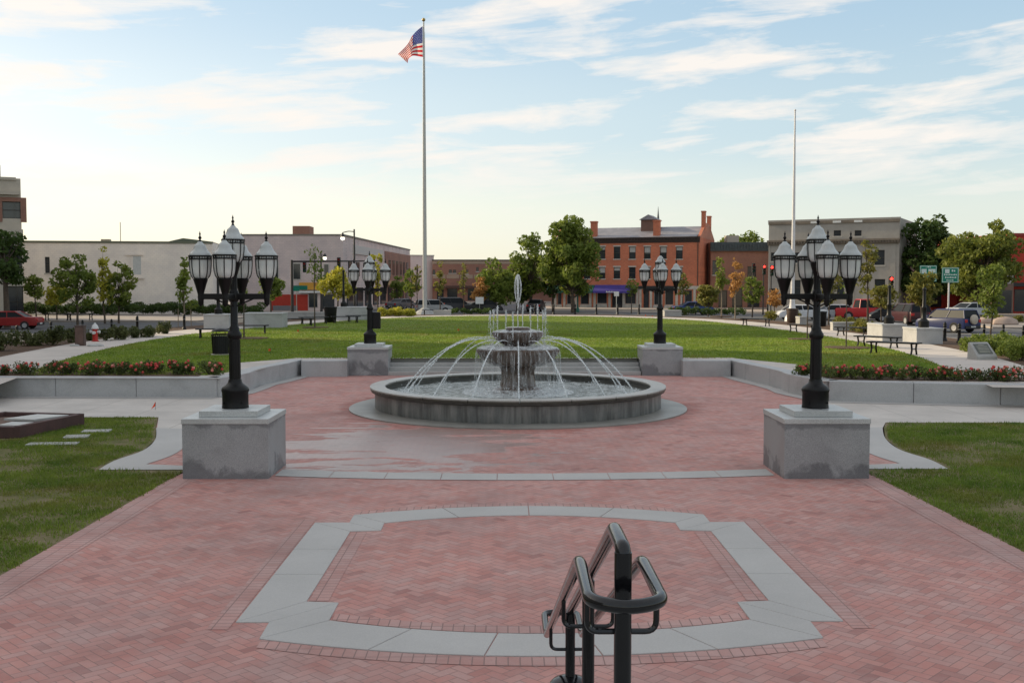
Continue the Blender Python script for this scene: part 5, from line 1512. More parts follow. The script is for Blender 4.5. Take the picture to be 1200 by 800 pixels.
place_bench(254, 396, R(10), 'black bench left of the near left lamp post')
place_bench(293, 391, R(10), 'black bench right of the near left lamp post')
place_bench(350, 381.5, R(20), 'black bench in front of the left planter wall')
place_bench(368, 379.5, R(20), 'black bench just left of the round black bin')
place_bench(405, 378.5, R(20), 'black bench just right of the round black bin')
place_bench(422, 377, R(20), 'black bench farthest right on the left path')
for i, (px, Y) in enumerate([(69, 92.5), (95, 93.0)]):
    dup(bn0, (hx(px, Y), Y, .10), 0, ['dark bench across the left road, the left one', 'dark bench across the left road, the right one'][i], scale=1.3)
for i, (px, Y) in enumerate([(455, 92.0), (507, 93)]):
    dup(bn0, (hx(px, Y), Y, PARK_Z), 0, ['low black bench under the golden shrubs', 'low black bench at the foot of the flagpole'][i])
# litter bins
def slatbin(x, y, z, label, r=.28, h=.85, rz=0, solid=False, mat=BLACK, name='litter_bin'):
    t = thing(name, label, 'litter bin', (x, y, z), rz)
    if solid:
        MB().lathe([(r * .82, 0), (r * .86, .03), (r, h * .9), (r * 1.06, h * .92), (r * 1.06, h), (r * .9, h), (r * .86, h * .8), (r * .1, h * .78)], 24).build('body', mat, t, smooth=True)
    else:
        m = MB()
        for k in range(26):
            a = 2 * PI * k / 26; m.tube([(r * .9 * math.cos(a), r * .9 * math.sin(a), .05), (r * math.cos(a), r * math.sin(a), h * .72), (r * 1.03 * math.cos(a), r * 1.03 * math.sin(a), h * .8)], .011, 4)
        m.build('slats', mat, t)
        MB().lathe([(r * .82, .04), (r * .88, h * .75), (.02, h * .74)], 20).build('liner', simple('bin_liner', (.02, .02, .022), .6), t, smooth=True)
        m = MB(); m.lathe([(r * .98, h * .80), (r * 1.06, h * .80), (r * 1.06, h * .84), (r * .98, h * .84)], 24, closed=True)
        for k in range(4):
            a = PI / 4 + k * PI / 2; m.tube([(r * math.cos(a), r * math.sin(a), h * .82), (r * .95 * math.cos(a), r * .95 * math.sin(a), h * .95)], .014, 5)
        m.lathe([(r * 1.02, h * .94), (r * .9, h * 1.0), (r * .4, h * 1.06), (.001, h * 1.07)], 24)
        m.build('hood', mat, t, smooth=True)
        MB().lathe([(r * 1.15, -.02), (r * 1.15, .035), (.001, .035)], 24).build('base_pad', CONC2, t)
    return t
x, y, z = GT(259, 415.5); slatbin(x, y, z, 'black slatted litter bin with hood on the grass by the left path', .34, .96)
slatbin(hx(387.5, 75), 75, PARK_Z, 'solid round black bin between the benches on the left path', .45, 1.10, solid=True)
slatbin(hx(929, 74), 74, PARK_Z, 'brown and black litter bin behind the near right lamp', .40, 1.0, solid=True, mat=M('dark_brown_paint', (.05, .03, .022), .5, .3, 4))
slatbin(hx(964, 68), 68, PARK_Z, 'black litter bin hidden behind the near right lamp post', .30, .95, solid=True)
# stone planter blocks
def block(x, y, z, w, d, h, label, mat=GRAN, rz=0, name='stone_block'):
    t = thing(name, label, 'stone block', (x, y, z), rz)
    MB().box(-w / 2, w / 2, -d / 2, d / 2, -.4, h - .10).build('block', mat, t, bevel=.015)
    MB().box(-w / 2 - .02, w / 2 + .02, -d / 2 - .02, d / 2 + .02, h - .098, h).build('cap_slab', mat, t, bevel=.012)
    return t
def blk(px0, px1, Y, pyt, d, label, mat=GRAN, z=PARK_Z, rz=0):
    x0, x1 = hx(px0, Y), hx(px1, Y); top = CAMZ + (332 - pyt) / FPX * Y
    return block((x0 + x1) / 2, Y + d / 2, z, x1 - x0, d, top - z, label, mat, rz)
blk(239, 269, 64.5, 368, 1.5, 'grey granite block behind the near left lamp post, the smaller one')
blk(285, 331, 66, 366.5, 1.6, 'wide grey granite block left of the planter wall')
blk(331, 400, 82, 365.5, .5, 'long low grey planter wall behind the left benches', GRAN_L)
blk(394, 431, 80, 359.5, 1.8, 'grey granite block behind the far left lamp')
blk(1036, 1064, 50.5, 380, 2.2, 'shaded grey granite block farther up the right path', GRAN)
blk(1076, 1107, 48.0, 384.5, 1.7, 'pale-sided grey granite block nearest on the right path', GRAN)
blk(977, 1030, 62, 377.5, .5, 'long pale stone wall behind the near right lamp', GRAN_L)
blk(938, 946, 70, 371, 1.0, 'small pale stone post beside the brown bin', GRAN_L)
blk(779, 799, 88, 363.5, 1.2, 'small grey stone box at the left end of the dark hedge', GRAN_L)
blk(508, 528, 92, 363.5, 1.2, 'low grey stone block right of the flagpole base', GRAN_L)
blk(1088, 1137, 50.5, 404.3, .4, 'low pale kerb-like stone behind the nearest granite block', GRAN_L, z=.3)
# short black posts on the blocks
def shortpost(px, Y, pyb, pyt, label):
    zb = CAMZ + (332 - pyb) / FPX * Y; zt = CAMZ + (332 - pyt) / FPX * Y; h = zt - zb
    t = thing('lamp_post', label, 'lamp post', (hx(px, Y), Y, zb))
    MB().lathe([(.24, 0), (.24, .30), (.16, .38), (.11, .45), (.10, .9), (.12, .93), (.085, 1.0), (.07, h)], 20).build('post', BLACK, t, smooth=True)
    MB().lathe([(.08, h), (.10, h + .03), (.06, h + .1), (.001, h + .14)], 16).build('cap', BLACK, t, smooth=True)
shortpost(256.5, 65.3, 368, 326, 'black post without lanterns on the block behind the near left lamp')
shortpost(403, 81, 359.5, 318, 'black post without lanterns on the block behind the far left lamp')
shortpost(1043, 51.5, 379.5, 337, 'black post on the shaded granite block, under the red signal')
shortpost(1084, 48.9, 384, 340, 'black post on the nearest granite block before the yellow-green tree')
# hydrant
hx_, hy_, hz_ = GT(111.7, 400)
t = thing('fire_hydrant', 'red fire hydrant with white bonnet among the left shrubs', 'fire hydrant', (hx_, hy_, hz_))
RED = M('hydrant_red', (.45, .02, .015), .45, .15, 6); WHH = M('hydrant_white', (.62, .62, .62), .5, .1, 6)
MB().lathe([(.17, -.05), (.17, .04), (.12, .06), (.12, .55), (.15, .57), (.15, .60)], 20).build('barrel', RED, t, smooth=True)
MB().lathe([(.17, .60), (.17, .64), (.15, .67), (.13, .75), (.07, .82), (.04, .84), (.04, .89), (.001, .90)], 20).build('bonnet', WHH, t, smooth=True)
m = MB()
m.tube([(-.22, 0, .46), (.22, 0, .46)], .055, 12); m.tube([(-.235, 0, .46), (-.21, 0, .46)], .07, 8); m.tube([(.21, 0, .46), (.235, 0, .46)], .07, 8); m.tube([(0, -.2, .42), (0, 0, .42)], .075, 12)
m.build('hose_outlets', WHH, t, smooth=True)
x, y, z = GT(94.5, 405)
t = thing('utility_box', 'weathered brown metal utility box left of the hydrant', 'utility box', (x, y, z))
BRN = M('rusty_brown', (.10, .06, .05), .7, .3, 5)
MB().box(-.20, .20, -.14, .14, -.02, .86).build('cabinet', BRN, t, bevel=.02); MB().box(-.22, .22, -.16, .16, .862, .90).build('lid', BRN, t, bevel=.015)
MB().box(-.17, .17, -.152, -.142, .08, .80).build('door', M('brown_door', (.13, .075, .06), .6, .2, 5), t, bevel=.004)
rk = random.Random(4)
for i in range(7):
    a = rk.uniform(-.5, 1.3)
    o = MB().blob((0, 0, 0), .12 + rk.random() * .08, 7, 5)
    o.v = [(v[0] * rk.uniform(.9, 1.1) * 1.4, v[1] * rk.uniform(.9, 1.1), v[2] * .5) for v in o.v]
    o = o.build('rock', GRAN_L, None, smooth=True); o.location = (x + a, y - .35 + rk.uniform(-.15, .15), z + .02)
    tag(o, 'flat grey stone lying at the foot of the brown utility box', 'rock', 'stones at the foot of the utility box')
# stone marker with plaque, right
x, y, z = GT(1151, 421)
t = thing('stone_marker', 'slanted grey granite marker with a dark plaque in the right bed', 'memorial', (x, y, z), R(12))
m = MB(); m._add([(-.42, -.30, -.05), (.42, -.30, -.05), (.42, .30, -.05), (-.42, .30, -.05), (-.42, -.30, .12), (.42, -.30, .12), (.38, .22, .62), (-.38, .22, .62), (.38, .32, .60), (-.38, .32, .60)],
    [(0, 3, 2, 1), (0, 1, 5, 4), (4, 5, 6, 7), (7, 6, 8, 9), (1, 2, 8, 6, 5), (3, 0, 4, 7, 9), (2, 3, 9, 8)])
m.build('stone', GRAN_L, t, bevel=.03)
n = Vector((0, -.50, .52)).normalized()
def onm(u, v, o=.012): return (u, -.30 + .52 * v - .006 - o * .69, .12 + .50 * v + o * .72)
m = MB(); m._add([onm(-.29, .2), onm(.29, .2), onm(.29, .86), onm(-.29, .86), onm(-.29, .2, -.02), onm(.29, .2, -.02), onm(.29, .86, -.02), onm(-.29, .86, -.02)], [(0, 1, 2, 3), (4, 5, 1, 0), (5, 6, 2, 1), (6, 7, 3, 2), (7, 4, 0, 3)])
pq = m.build('plaque', M('bronze_plaque', (.13, .14, .12), .45, .3, 9, metal=.6), t)
m = MB()
for k in range(6):
    v = .76 - k * .095; w = .22 if k else .12
    m.quad(onm(-w, v, .015), onm(w, v, .015), onm(w, v + .035, .015), onm(-w, v + .035, .015))
m.build('raised_lines', M('bronze_letters', (.35, .34, .28), .4, .1, 9, metal=.5), pq)
# dark red bordered hatch frame and slabs on the left front lawn
DR = M('dark_red_timber', (.085, .040, .036), .7, .35, 2.5, bmp=.4)
t = thing('hatch_frame', 'low dark red framed platform with pale cover plates on the left lawn', 'hatch', (-11.55, 24.2, 0))
def wbeam(a, b, w, h, z0=0):
    a = Vector(a); b = Vector(b); d = (b - a).normalized(); nn = Vector((-d.y, d.x)) * w
    m = MB().prism([tuple(a), tuple(b), tuple(b + nn), tuple(a + nn)], z0, z0 + h); return m
A = (-10.67, 22.55); B = (-10.17, 24.75); Cc = (-12.2, 25.15); Dd = (-13.6, 22.75)
loc = lambda p: (p[0] + 11.55, p[1] - 24.2)
pts4 = [loc(A), loc(B), loc(Cc), loc(Dd)]
for i in range(4): wbeam(pts4[i], pts4[(i + 1) % 4], .14, .27 if i != 3 else .25).build('border', DR, t, bevel=.01)
inn = [loc((-10.85, 22.75)), loc((-10.36, 24.62)), loc((-12.1, 24.98)), loc((-13.3, 22.9))]
MB().prism(inn, -.02, .17).build('inner_floor', M('brown_ply', (.17, .10, .07), .85, .5, 3), t)
PLT = M('pale_plate', (.42, .42, .40), .35, .15, 2)
MB().prism([loc((-10.9, 23.75)), loc((-10.45, 24.55)), loc((-11.25, 24.72)), loc((-11.65, 23.9))], .21, .262).build('cover_plate', PLT, t, bevel=.006)
MB().prism([loc((-10.86, 23.0)), loc((-10.76, 23.55)), loc((-11.35, 23.65)), loc((-11.4, 23.1))], .18, .225).build('cover_plate', PLT, t, bevel=.006)
for i, (cx, cy, w, d, rz) in enumerate([(-9.62, 21.7, 1.0, .32, .1), (-9.55, 22.75, .5, .42, .2), (-9.45, 23.6, .6, .36, .15)]):
    o = MB().box(-w / 2, w / 2, -d / 2, d / 2, -.03, .035).build('stepping_stone', GRAN_L, bevel=.012); o.location = (cx, cy, 0); o.rotation_euler = (0, 0, rz)
    tag(o, ['longest flat pale stone slab in the left lawn, nearest the camera', 'middle flat pale stone slab in the left lawn', 'farthest flat pale stone slab in the left lawn beside the red frame'][i], 'stone slab', 'flat slabs in the left lawn')
# small orange marker flags
ORG = simple('orange_flag', (.75, .08, .02), .6)
for i, (px, py, z, lab) in enumerate([(182, 480, .004, 'small red marker flag on the left concrete walk'), (317, 415, PARK_Z, 'small orange marker flag on the lawn behind the left wall'), (538, 390, PARK_Z, 'small orange marker flag in the middle of the lawn left of the fountain'),
                                 (757, 372, PARK_Z, 'orange marker flag at the far lawn edge, left one'), (765, 373, PARK_Z, 'orange marker flag at the far lawn edge, right one'), (350, 391, PARK_Z, 'tiny orange marker flag near the thin tree on the left')]):
    x, y = G(px, py, z)
    t = thing('marker_flag', lab, 'marker flag', (x, y, z))
    MB().tube([(0, 0, 0), (.01, 0, .22 if i else .20)], .005, 5).build('wire', FRAMED, t)
    m = MB(); m.quad((.008, 0, .10), (-.11, .01, .02), (-.10, .015, .02), (.012, 0, .22)) if i == 0 else m.quad((.008, 0, .14), (-.08, .01, .12), (-.08, .01, .21), (.012, 0, .22)); m.build('flag', ORG, t)

# ---------------------------------------------------------------- flagpoles
fx, fy = hx(498, 101), 101
t = thing('flagpole', 'very tall grey-white flagpole flying the flag', 'flagpole', (fx, fy, PARK_Z * .4))
POLE = simple('pole_white', (.50, .50, .48), .35)
Hh = V(498, 25.5, fy)[1] - PARK_Z * .4
MB().tube([(0, 0, -.4), (0, 0, 9), (0, 0, 18), (0, 0, Hh)], [.205, .18, .14, .07], 16).build('pole', POLE, t, smooth=True)
MB().blob((0, 0, Hh + .16), .17, 14, 8).build('ball', simple('gold_ball', (.42, .30, .10), .35, metal=.7), t, smooth=True)
MB().lathe([(1.1, -.5), (1.0, .15), (.75, .45), (.45, .62), (.30, .75)], 10).build('footing', GRAN_L, t)
# halyard
MB().tube([(.22, -.1, 1.2), (.11, -.1, Hh - 1)], .012, 4).build('halyard', POLE, t)
FR, FWm, FB = leafmat('flag_red', (.62, .02, .03), (.66, .03, .04), .5), leafmat('flag_white', (.85, .82, .78), (.88, .85, .8), .5), leafmat('flag_blue', (.06, .08, .30), (.08, .10, .34), .4)
sc = fy / FPX / 10.0
def lerp2(a, b, t): return (a[0] + (b[0] - a[0]) * t, a[1] + (b[1] - a[1]) * t)
topc = [(0, 0), (-60, -45), (-125, -125), (-180, -200), (-278, -335)]; botc = [(0, -350), (-60, -342), (-128, -333), (-150, -365), (-178, -412)]
tc_, bc_ = catmull([(*p, 0) for p in topc], 8), catmull([(*p, 0) for p in botc], 8)
NV = 13 * 2
fm = MB(); gv = []
NU = len(tc_) - 1
for i in range(NU + 1):
    for j in range(NV + 1):
        v = j / NV; p = lerp2(tc_[i], bc_[i], v); u = i / NU
        rip = 55 * u * math.sin(u * 11 + v * 2.2) * (.4 + .6 * u)
        gv.append((p[0] * sc, rip * sc * 1.3, p[1] * sc))
fs = []; mi = []
for i in range(NU):
    for j in range(NV):
        a = i * (NV + 1) + j; fs.append((a, a + 1, a + NV + 2, a + NV + 1))
        s = j // 2; u = i / NU
        if s < 7 and u < .42: mi.append(2)
        else: mi.append(0 if s % 2 == 0 else 1)
fm.v = gv; fm.f = fs; fm.mi = mi
# stars on the canton
for r in range(9):
    for c in range(6 if r % 2 == 0 else 5):
        u = .42 * ((c + .5 + (.5 if r % 2 else 0)) / 6.2); v = (7 / 13) * (r + .7) / 9.6
        i = min(NU - 1, int(u * NU)); j = min(NV - 1, int(v * NV)); fu_ = u * NU - i; fv_ = v * NV - j
        g_ = lambda ii, jj: Vector(gv[ii * (NV + 1) + jj])
        p = g_(i, j).lerp(g_(i + 1, j), fu_).lerp(g_(i, j + 1).lerp(g_(i + 1, j + 1), fu_), fv_)
        fm.m = 1; pts_ = []
        for k in range(10):
            a = PI / 2 + k * PI / 5; rr_ = .065 if k % 2 == 0 else .026; pts_.append((p.x + rr_ * math.cos(a), p.y - .012, p.z + rr_ * math.sin(a)))
        fm._add(pts_, [tuple(range(10))])
fl_ = fm.build('flag', [FR, FWm, FB], None, smooth=True, auto=False)
fl_.location = (fx - .10, fy, V(498, 31, fy)[1]); tag(fl_, 'red, white and blue striped flag with starred canton drooping from the tall pole', 'flag')
# second pole
Y2 = 88
t = thing('flagpole', 'bare white pole on a flared white base at the right', 'flagpole', (hx(929, Y2), Y2, .35))
H2 = V(929, 130, Y2)[1] - .35
WP = simple('pole_bright_white', (.70, .68, .68), .35)
MB().tube([(0, 0, 0), (0, 0, 6), (0, 0, H2)], [.17, .15, .06], 14).build('pole', WP, t, smooth=True)
MB().lathe([(.62, -.2), (.60, .12), (.42, .42), (.26, .95), (.20, 1.5), (.22, 1.7), (.17, 1.8)], 24).build('base', WP, t, smooth=True)
MB().blob((0, 0, H2 + .05), .09, 10, 6).build('cap', WP, t, smooth=True)

# ---------------------------------------------------------------- street lights, signals and signs
DKG = M('dark_pole', (.035, .030, .028), .5, .2, 4, bmp=.1)
BULB = simple('lit_bulb', (1, .95, .85), .3, emit=(1.0, .9, .72), es=3.5)
def streetlight(px, Y, ytop, arm_px, ybulb, label):
    t = thing('street_light', label, 'street light', (hx(px, Y), Y, 0))
    s = Y / FPX; zt = CAMZ + (332 - ytop) * s; zb = CAMZ + (332 - ybulb) * s; ax = (arm_px - px) * s
    MB().tube([(0, 0, 0), (0, 0, 1.2), (0, 0, zt)], [.16, .12, .08], 12).build('pole', DKG, t, smooth=True)
    MB().tube(fillet([(0, 0, zt - .25), (ax * .5, 0, zt - .2), (ax, 0, zt - .35), (ax, 0, zb + .5)], .2), .045, 8).build('arm', DKG, t, smooth=True)
    MB().lathe([(.05, .62), (.12, .55), (.18, .40), (.24, .22), (.26, .20)], 16, (ax, 0, zb - .1)).build('hood', DKG, t, smooth=True)
    MB().blob((ax, 0, zb), .21, 14, 8).build('bulb', BULB, t, smooth=True)
streetlight(416, 108, 269, 402.5, 279.5, 'tall street light with lit bulb rising behind the far left lamp')
streetlight(377, 120, 297, 381.5, 302.5, 'lit street light above the sparse lawn tree')
# mast-arm signals on the left
def sig_head(parent, x, y, z, lit=None, back=False, name='signal_head'):
    o = MB().box(x - .17, x + .17, y - .12, y + .12, z - .52, z + .52).build(name, simple('signal_black', (.02, .02, .02), .5), parent, bevel=.03)
    for k, (c, nm) in enumerate([((.9, .03, .02), 'red'), ((.3, .2, .02), 'amber'), ((.02, .25, .1), 'green')]):
        on = (lit == k)
        m = simple('lens_%s_%d' % (nm, on), c if on else tuple(q * .25 for q in c), .3, emit=c if on else None, es=6 if on else 0)
        f = -1
        MB().lathe([(.001, 0), (.09, .0), (.11, -.01)], 14, (0, 0, 0)).v
        l = MB(); l.T = Matrix.Translation((x, y - .125, z + .33 - .33 * k)) @ Matrix.Rotation(R(90), 4, 'X'); l.lathe([(.125, 0), (.10, .02), (.001, .035)], 14); l.build('lens', m, o, smooth=True)
        v = MB(); v.T = Matrix.Translation((x, y - .12, z + .33 - .33 * k)) @ Matrix.Rotation(R(90), 4, 'X')
        q = [(.14 * math.cos(a), .14 * math.sin(a)) for a in [PI * i / 8 for i in range(9)]]
        for i in range(8): v.quad((q[i][0], q[i][1], 0), (q[i + 1][0], q[i + 1][1], 0), (q[i + 1][0], q[i + 1][1], .2), (q[i][0], q[i][1], .2))
        v.build('visor', simple('signal_black', (.02, .02, .02), .5), o)
    return o
Y = 104; s = Y / FPX
t = thing('traffic_signal', 'dark mast-arm traffic signal spanning the left street', 'traffic signal', (hx(343, Y), Y, 0))
za = CAMZ + (332 - 306.5) * s; xa = (438 - 343) * s
MB().tube([(0, 0, 0), (0, 0, 1), (0, 0, za + .15)], [.19, .15, .12], 12).build('pole', DKG, t, smooth=True)
MB().tube([(0, 0, za), (xa, 0, za + .05)], [.10, .06], 10).build('mast_arm', DKG, t, smooth=True)
for px, pz in ((358, 313), (398, 308), (438, 308)): sig_head(t, (px - 343) * s, -.1, CAMZ + (332 - pz) * s)
m = MB().box(.15, 1.5, -.03, .0, CAMZ + (332 - 339.5) * s, CAMZ + (332 - 334.5) * s); o = m.build('street_name_sign', simple('sign_green', (.0, .16, .11), .5), t)
# right signals
def pole_signal(px, py, Y, lit, label, also=None):
    s = Y / FPX; t = thing('traffic_signal', label, 'traffic signal', (hx(px, Y), Y, 0)); z = CAMZ + (332 - py) * s
    MB().tube([(0, .14, 0), (0, .14, .8), (0, .14, z + .3)], [.10, .07, .06], 10).build('pole', DKG, t, smooth=True)
    sig_head(t, 0, -.06, z - .1, lit)
    return t, s, z
pole_signal(904, 316, 105, 0, 'traffic signal showing red, right one of the pair before the grey stone building')
t, s, z = pole_signal(895, 315, 112, 0, 'traffic signal showing red, left one of the pair before the grey stone building')
pole_signal(882.5, 313, 118, None, 'unlit traffic signal seen against the low brick building')
pole_signal(1044, 330, 84, 0, 'traffic signal showing red left of the green signs')
# green road signs
GRS = simple('road_sign_green', (.0, .19, .12), .45)
def roadsign(px0, px1, py0, py1, Y, label, ppx, kind):
    s = Y / FPX; x0, x1 = hx(px0, Y), hx(px1, Y); z0, z1 = CAMZ + (332 - py1) * s, CAMZ + (332 - py0) * s
    t = thing('road_sign', label, 'road sign', (hx(ppx, Y), Y, 0)); bx_ = hx(ppx, Y)
    a, b = x0 - bx_, x1 - bx_
    MB().tube([(0, .08, 0), (0, .08, z0 + .4)], .07, 8).build('post', WP if kind else M('sign_post_grey', (.25, .26, .25), .5, .2, 4), t, smooth=True)
    MB().box(a, b, -.02, .005, z0, z1).build('sign_panel', GRS, t, bevel=.006)
    m = MB(); w = .045; e = -.026
    m.box(a + .04, b - .04, e, -.0205, z1 - .04 - w, z1 - .04); m.box(a + .04, b - .04, e, -.0205, z0 + .04, z0 + .04 + w); m.box(a + .04, a + .04 + w, e, -.0205, z0 + .04 + w, z1 - .04 - w); m.box(b - .04 - w, b - .04, e, -.0205, z0 + .04 + w, z1 - .04 - w)
    wd, hh = b - a, z1 - z0
    def bar(u0, u1, v, h=.09):
        n = max(2, int((u1 - u0) * wd / .13))
        for i in range(n):
            xa_ = a + (u0 + (u1 - u0) * (i + .12) / n) * wd; xb_ = a + (u0 + (u1 - u0) * (i + .82) / n) * wd
            m.box(xa_, xb_, e, -.0205, z0 + v * hh, z0 + v * hh + h * (1.25 if i % 3 == 0 else 1))
    if kind: 
        m.box(a + .18 * wd, a + .44 * wd, e, -.0205, z0 + .62 * hh, z0 + .88 * hh); bar(.56, .80, .72, .13); bar(.12, .90, .48, .10); bar(.18, .86, .30, .10); bar(.26, .70, .13, .08)
    else:
        m.box(a + .10 * wd, a + .40 * wd, e, -.0205, z0 + .50 * hh, z0 + .78 * hh); m.box(a + .50 * wd, a + .92 * wd, e, -.0205, z0 + .55 * hh, z0 + .78 * hh); bar(.44, .66, .86, .08); bar(.50, .90, .27, .10); bar(.50, .72, .12, .08)
        m.box(a + .36 * wd, a + .375 * wd, e, -.0205, z0 + .8 * hh, z1 - .09)
    m.build('sign_markings', simple('sign_white', (.62, .70, .66), .5), t)
roadsign(1078, 1098, 311, 330, 90, 'green highway direction sign with two white route shields, the left one', 1087, 0)
roadsign(1104, 1124, 313.3, 331.3, 88, 'green highway direction sign with one white route shield on a white post', 1113, 1)
# small signs
def smallsign(px, py0, py1, w, Y, mat, label, z=0):
    s = Y / FPX; t = thing('street_sign', label, 'street sign', (hx(px, Y), Y, z)); z0, z1 = CAMZ + (332 - py1) * s - z, CAMZ + (332 - py0) * s - z
    MB().tube([(0, .04, 0), (0, .04, z1)], .035, 6).build('post', simple('galvanised', (.35, .36, .36), .4, metal=.5), t)
    MB().box(-w / 2, w / 2, -.01, .01, z0, z1).build('sign_panel', mat, t)
smallsign(722.5, 341.5, 347, .45, 98, WHT, 'small white sign on a thin post before the purple awning', .4)
smallsign(562, 348, 356, .9, 118, WHT, 'white sign board under the dark trees')
smallsign(348, 337, 341, .6, 100, GRS, 'small green sign on a grey post by the red shopfront')
t = thing('street_light', 'teal green ornamental light post before the green awning', 'street light', (hx(677, 122), 122, 0))
TEAL = M('teal_post', (.03, .16, .12), .5, .2, 4)
MB().lathe([(.20, 0), (.20, .4), (.12, .55), (.09, 1), (.08, 3.6), (.14, 3.7), (.20, 4.1), (.22, 4.2), (.05, 4.4), (.001, 4.5)], 14).build('post', TEAL, t, smooth=True)
# traffic cone
t = thing('traffic_cone', 'orange traffic cone by the parked cars right of the flagpole', 'traffic cone', (hx(520.5, 118), 118, -.03))
MB().box(-.3, .3, -.3, .3, 0, .05).lathe([(.2, .05), (.04, 1.15), (.001, 1.16)], 14).build('cone', ORG, t)
MB().lathe([(.145, .40), (.105, .62)], 14).build('reflective_band', WHT, t)

# ---------------------------------------------------------------- vehicles
TYRE = simple('tyre', (.015, .015, .015), .8); RIM = simple('alloy', (.34, .34, .35), .55, metal=.3); CARG = simple('car_glass', (.012, .015, .018), .4, spec=.15)
HEADL = simple('headlight', (.7, .7, .68), .15); TAIL = simple('tail_light', (.45, .02, .02), .2); TRIMB = simple('black_plastic', (.02, .02, .02), .6)
def car(label, x, y, rz, col, kind='sedan', name='parked_car', z=-.03, spare=False, sc=1.0):
    t = thing(name, label, {'van': 'van', 'truck': 'truck'}.get(kind, 'car'), (x, y, z), rz, 'cars standing on the streets')
    t.scale = (sc,) * 3
    P = {'sedan': dict(L=4.5, W=1.72, H=1.42, hood=(.92, .80), cab=(-1.35, -.55, .95, 1.65), deck=.95, r=.31),
         'suv': dict(L=4.5, W=1.80, H=1.72, hood=(1.08, .95), cab=(-2.15, -1.95, .55, 1.25), deck=1.08, r=.36),
         'van': dict(L=4.9, W=1.9, H=1.95, hood=(1.12, .95), cab=(-2.35, -2.2, .9, 1.7), deck=1.12, r=.34),
         'truck': dict(L=5.6, W=2.0, H=1.9, hood=(1.12, 1.0), cab=(-.6, -.45, .75, 1.3), deck=1.1, r=.38)}[kind]
    Lh, Wd, H = P['L'] / 2, P['W'] / 2, P['H']; hd, hf = P['hood']; dk = P['deck']; c0, c1, c2, c3 = P['cab']; r = P['r']
    # lower body: side profile lofted over stations across the width
    prof = [(-Lh, .42), (-Lh + .03, dk - .12), (-Lh + .12, dk), (c0, dk + .02), (c3, hd), (Lh - .25, hf), (Lh - .05, hf - .15), (Lh, .55), (Lh - .05, .28), (-Lh + .08, .28)]
    st = [(-1.0, .93), (-.96, .985), (-.80, 1.0), (.80, 1.0), (.96, .985), (1.0, .93)]
    vs = []; fs = []; n = len(prof); cz = .6
    for (w, k) in st:
        for (px, pz) in prof: vs.append((px * (1 - (1 - k) * .5), w * Wd, cz + (pz - cz) * k))
    for i in range(len(st) - 1):
        for j in range(n): fs.append((i * n + j, i * n + (j + 1) % n, (i + 1) * n + (j + 1) % n, (i + 1) * n + j))
    fs.append(tuple(range(n - 1, -1, -1))); fs.append(tuple((len(st) - 1) * n + j for j in range(n)))
    PT = simple('paint_%d_%d_%d' % tuple(int(c * 1000) for c in col), col, .36, spec=.35)
    mb = MB(); mb._add(vs, fs); mb.build('body', PT, t, smooth=True, bevel=.03)
    # greenhouse
    w0, w1 = Wd * .93, Wd * .74
    g = MB(); zb, zt = dk - .02, H - .06
    g._add([(c0, -w0, zb), (c3, -w0, zb), (c3, w0, zb), (c0, w0, zb), (c1, -w1, zt), (c2, -w1, zt), (c2, w1, zt), (c1, w1, zt)], [(0, 1, 5, 4), (1, 2, 6, 5), (2, 3, 7, 6), (3, 0, 4, 7)])
    g.build('windows', CARG, t)
    rf = MB(); rf._add([(c1 - .03, -w1 - .02, zt - .005), (c2 + .03, -w1 - .02, zt - .005), (c2 + .03, w1 + .02, zt - .005), (c1 - .03, w1 + .02, zt - .005), (c1 + .08, -w1 + .1, H), (c2 - .08, -w1 + .1, H), (c2 - .08, w1 - .1, H), (c1 + .08, w1 - .1, H)],
        [(3, 2, 1, 0), (4, 5, 6, 7), (0, 1, 5, 4), (1, 2, 6, 5), (2, 3, 7, 6), (3, 0, 4, 7)])
    def pil(xb, xt, sgn, w=.035):
        rf.tube([(xb, sgn * w0, zb), (xt, sgn * (w1 + .004), zt)], w, 6)
    for sg in (-1, 1):
        pil(c0, c1, sg, .045); pil(c3, c2, sg); pil((c0 + c3) / 2 - .1, (c1 + c2) / 2 - .08, sg)
    rf.build('roof', PT, t, smooth=False)
    wb = P['L'] * .29
    for sx in (-wb, wb):
        for sg in (-1, 1):
            m = MB(); m.T = Matrix.Translation((sx, sg * (Wd - .09), r)) @ Matrix.Rotation(R(90) * sg, 4, 'X')
            m.lathe([(r * .6, .11), (r * .9, .12), (r, .08), (r, -.10), (r * .6, -.10)], 20); wh = m.build('wheel', TYRE, t, smooth=True)
            m2 = MB(); m2.T = Matrix.Translation((sx, sg * (Wd - .09), r)) @ Matrix.Rotation(R(90) * sg, 4, 'X')
            m2.m = 0; m2.lathe([(r * .62, -.098), (r * .60, -.115), (r * .2, -.10), (.001, -.11)], 20); m2.build('rim', RIM, wh, smooth=True)
            a = MB(); a.T = Matrix.Translation((sx, sg * (Wd + .004), r))
            q = [((r + .05) * math.cos(k * PI / 10), 0, (r + .05) * math.sin(k * PI / 10)) for k in range(11)]
            for k in range(10): a.quad(q[k], q[k + 1], (q[k + 1][0] * .9, 0, q[k + 1][2] * .9), (q[k][0] * .9, 0, q[k][2] * .9))
            a.build('wheel_arch', TRIMB, t)
    for sg in (-1, 1):
        MB().box(Lh - .10, Lh + .012, sg * (Wd - .45), sg * (Wd - .10), hf - .34, hf - .18).build('headlight', HEADL, t, bevel=.02)
        MB().box(-Lh - .012, -Lh + .10, sg * (Wd - .30), sg * (Wd - .06), dk - .32, dk - .10).build('tail_light', TAIL, t, bevel=.02)
        MB().cbox((c3 - .25, sg * (Wd + .08), dk + .08), (.16, .14, .12)).build('mirror', PT, t, bevel=.02)
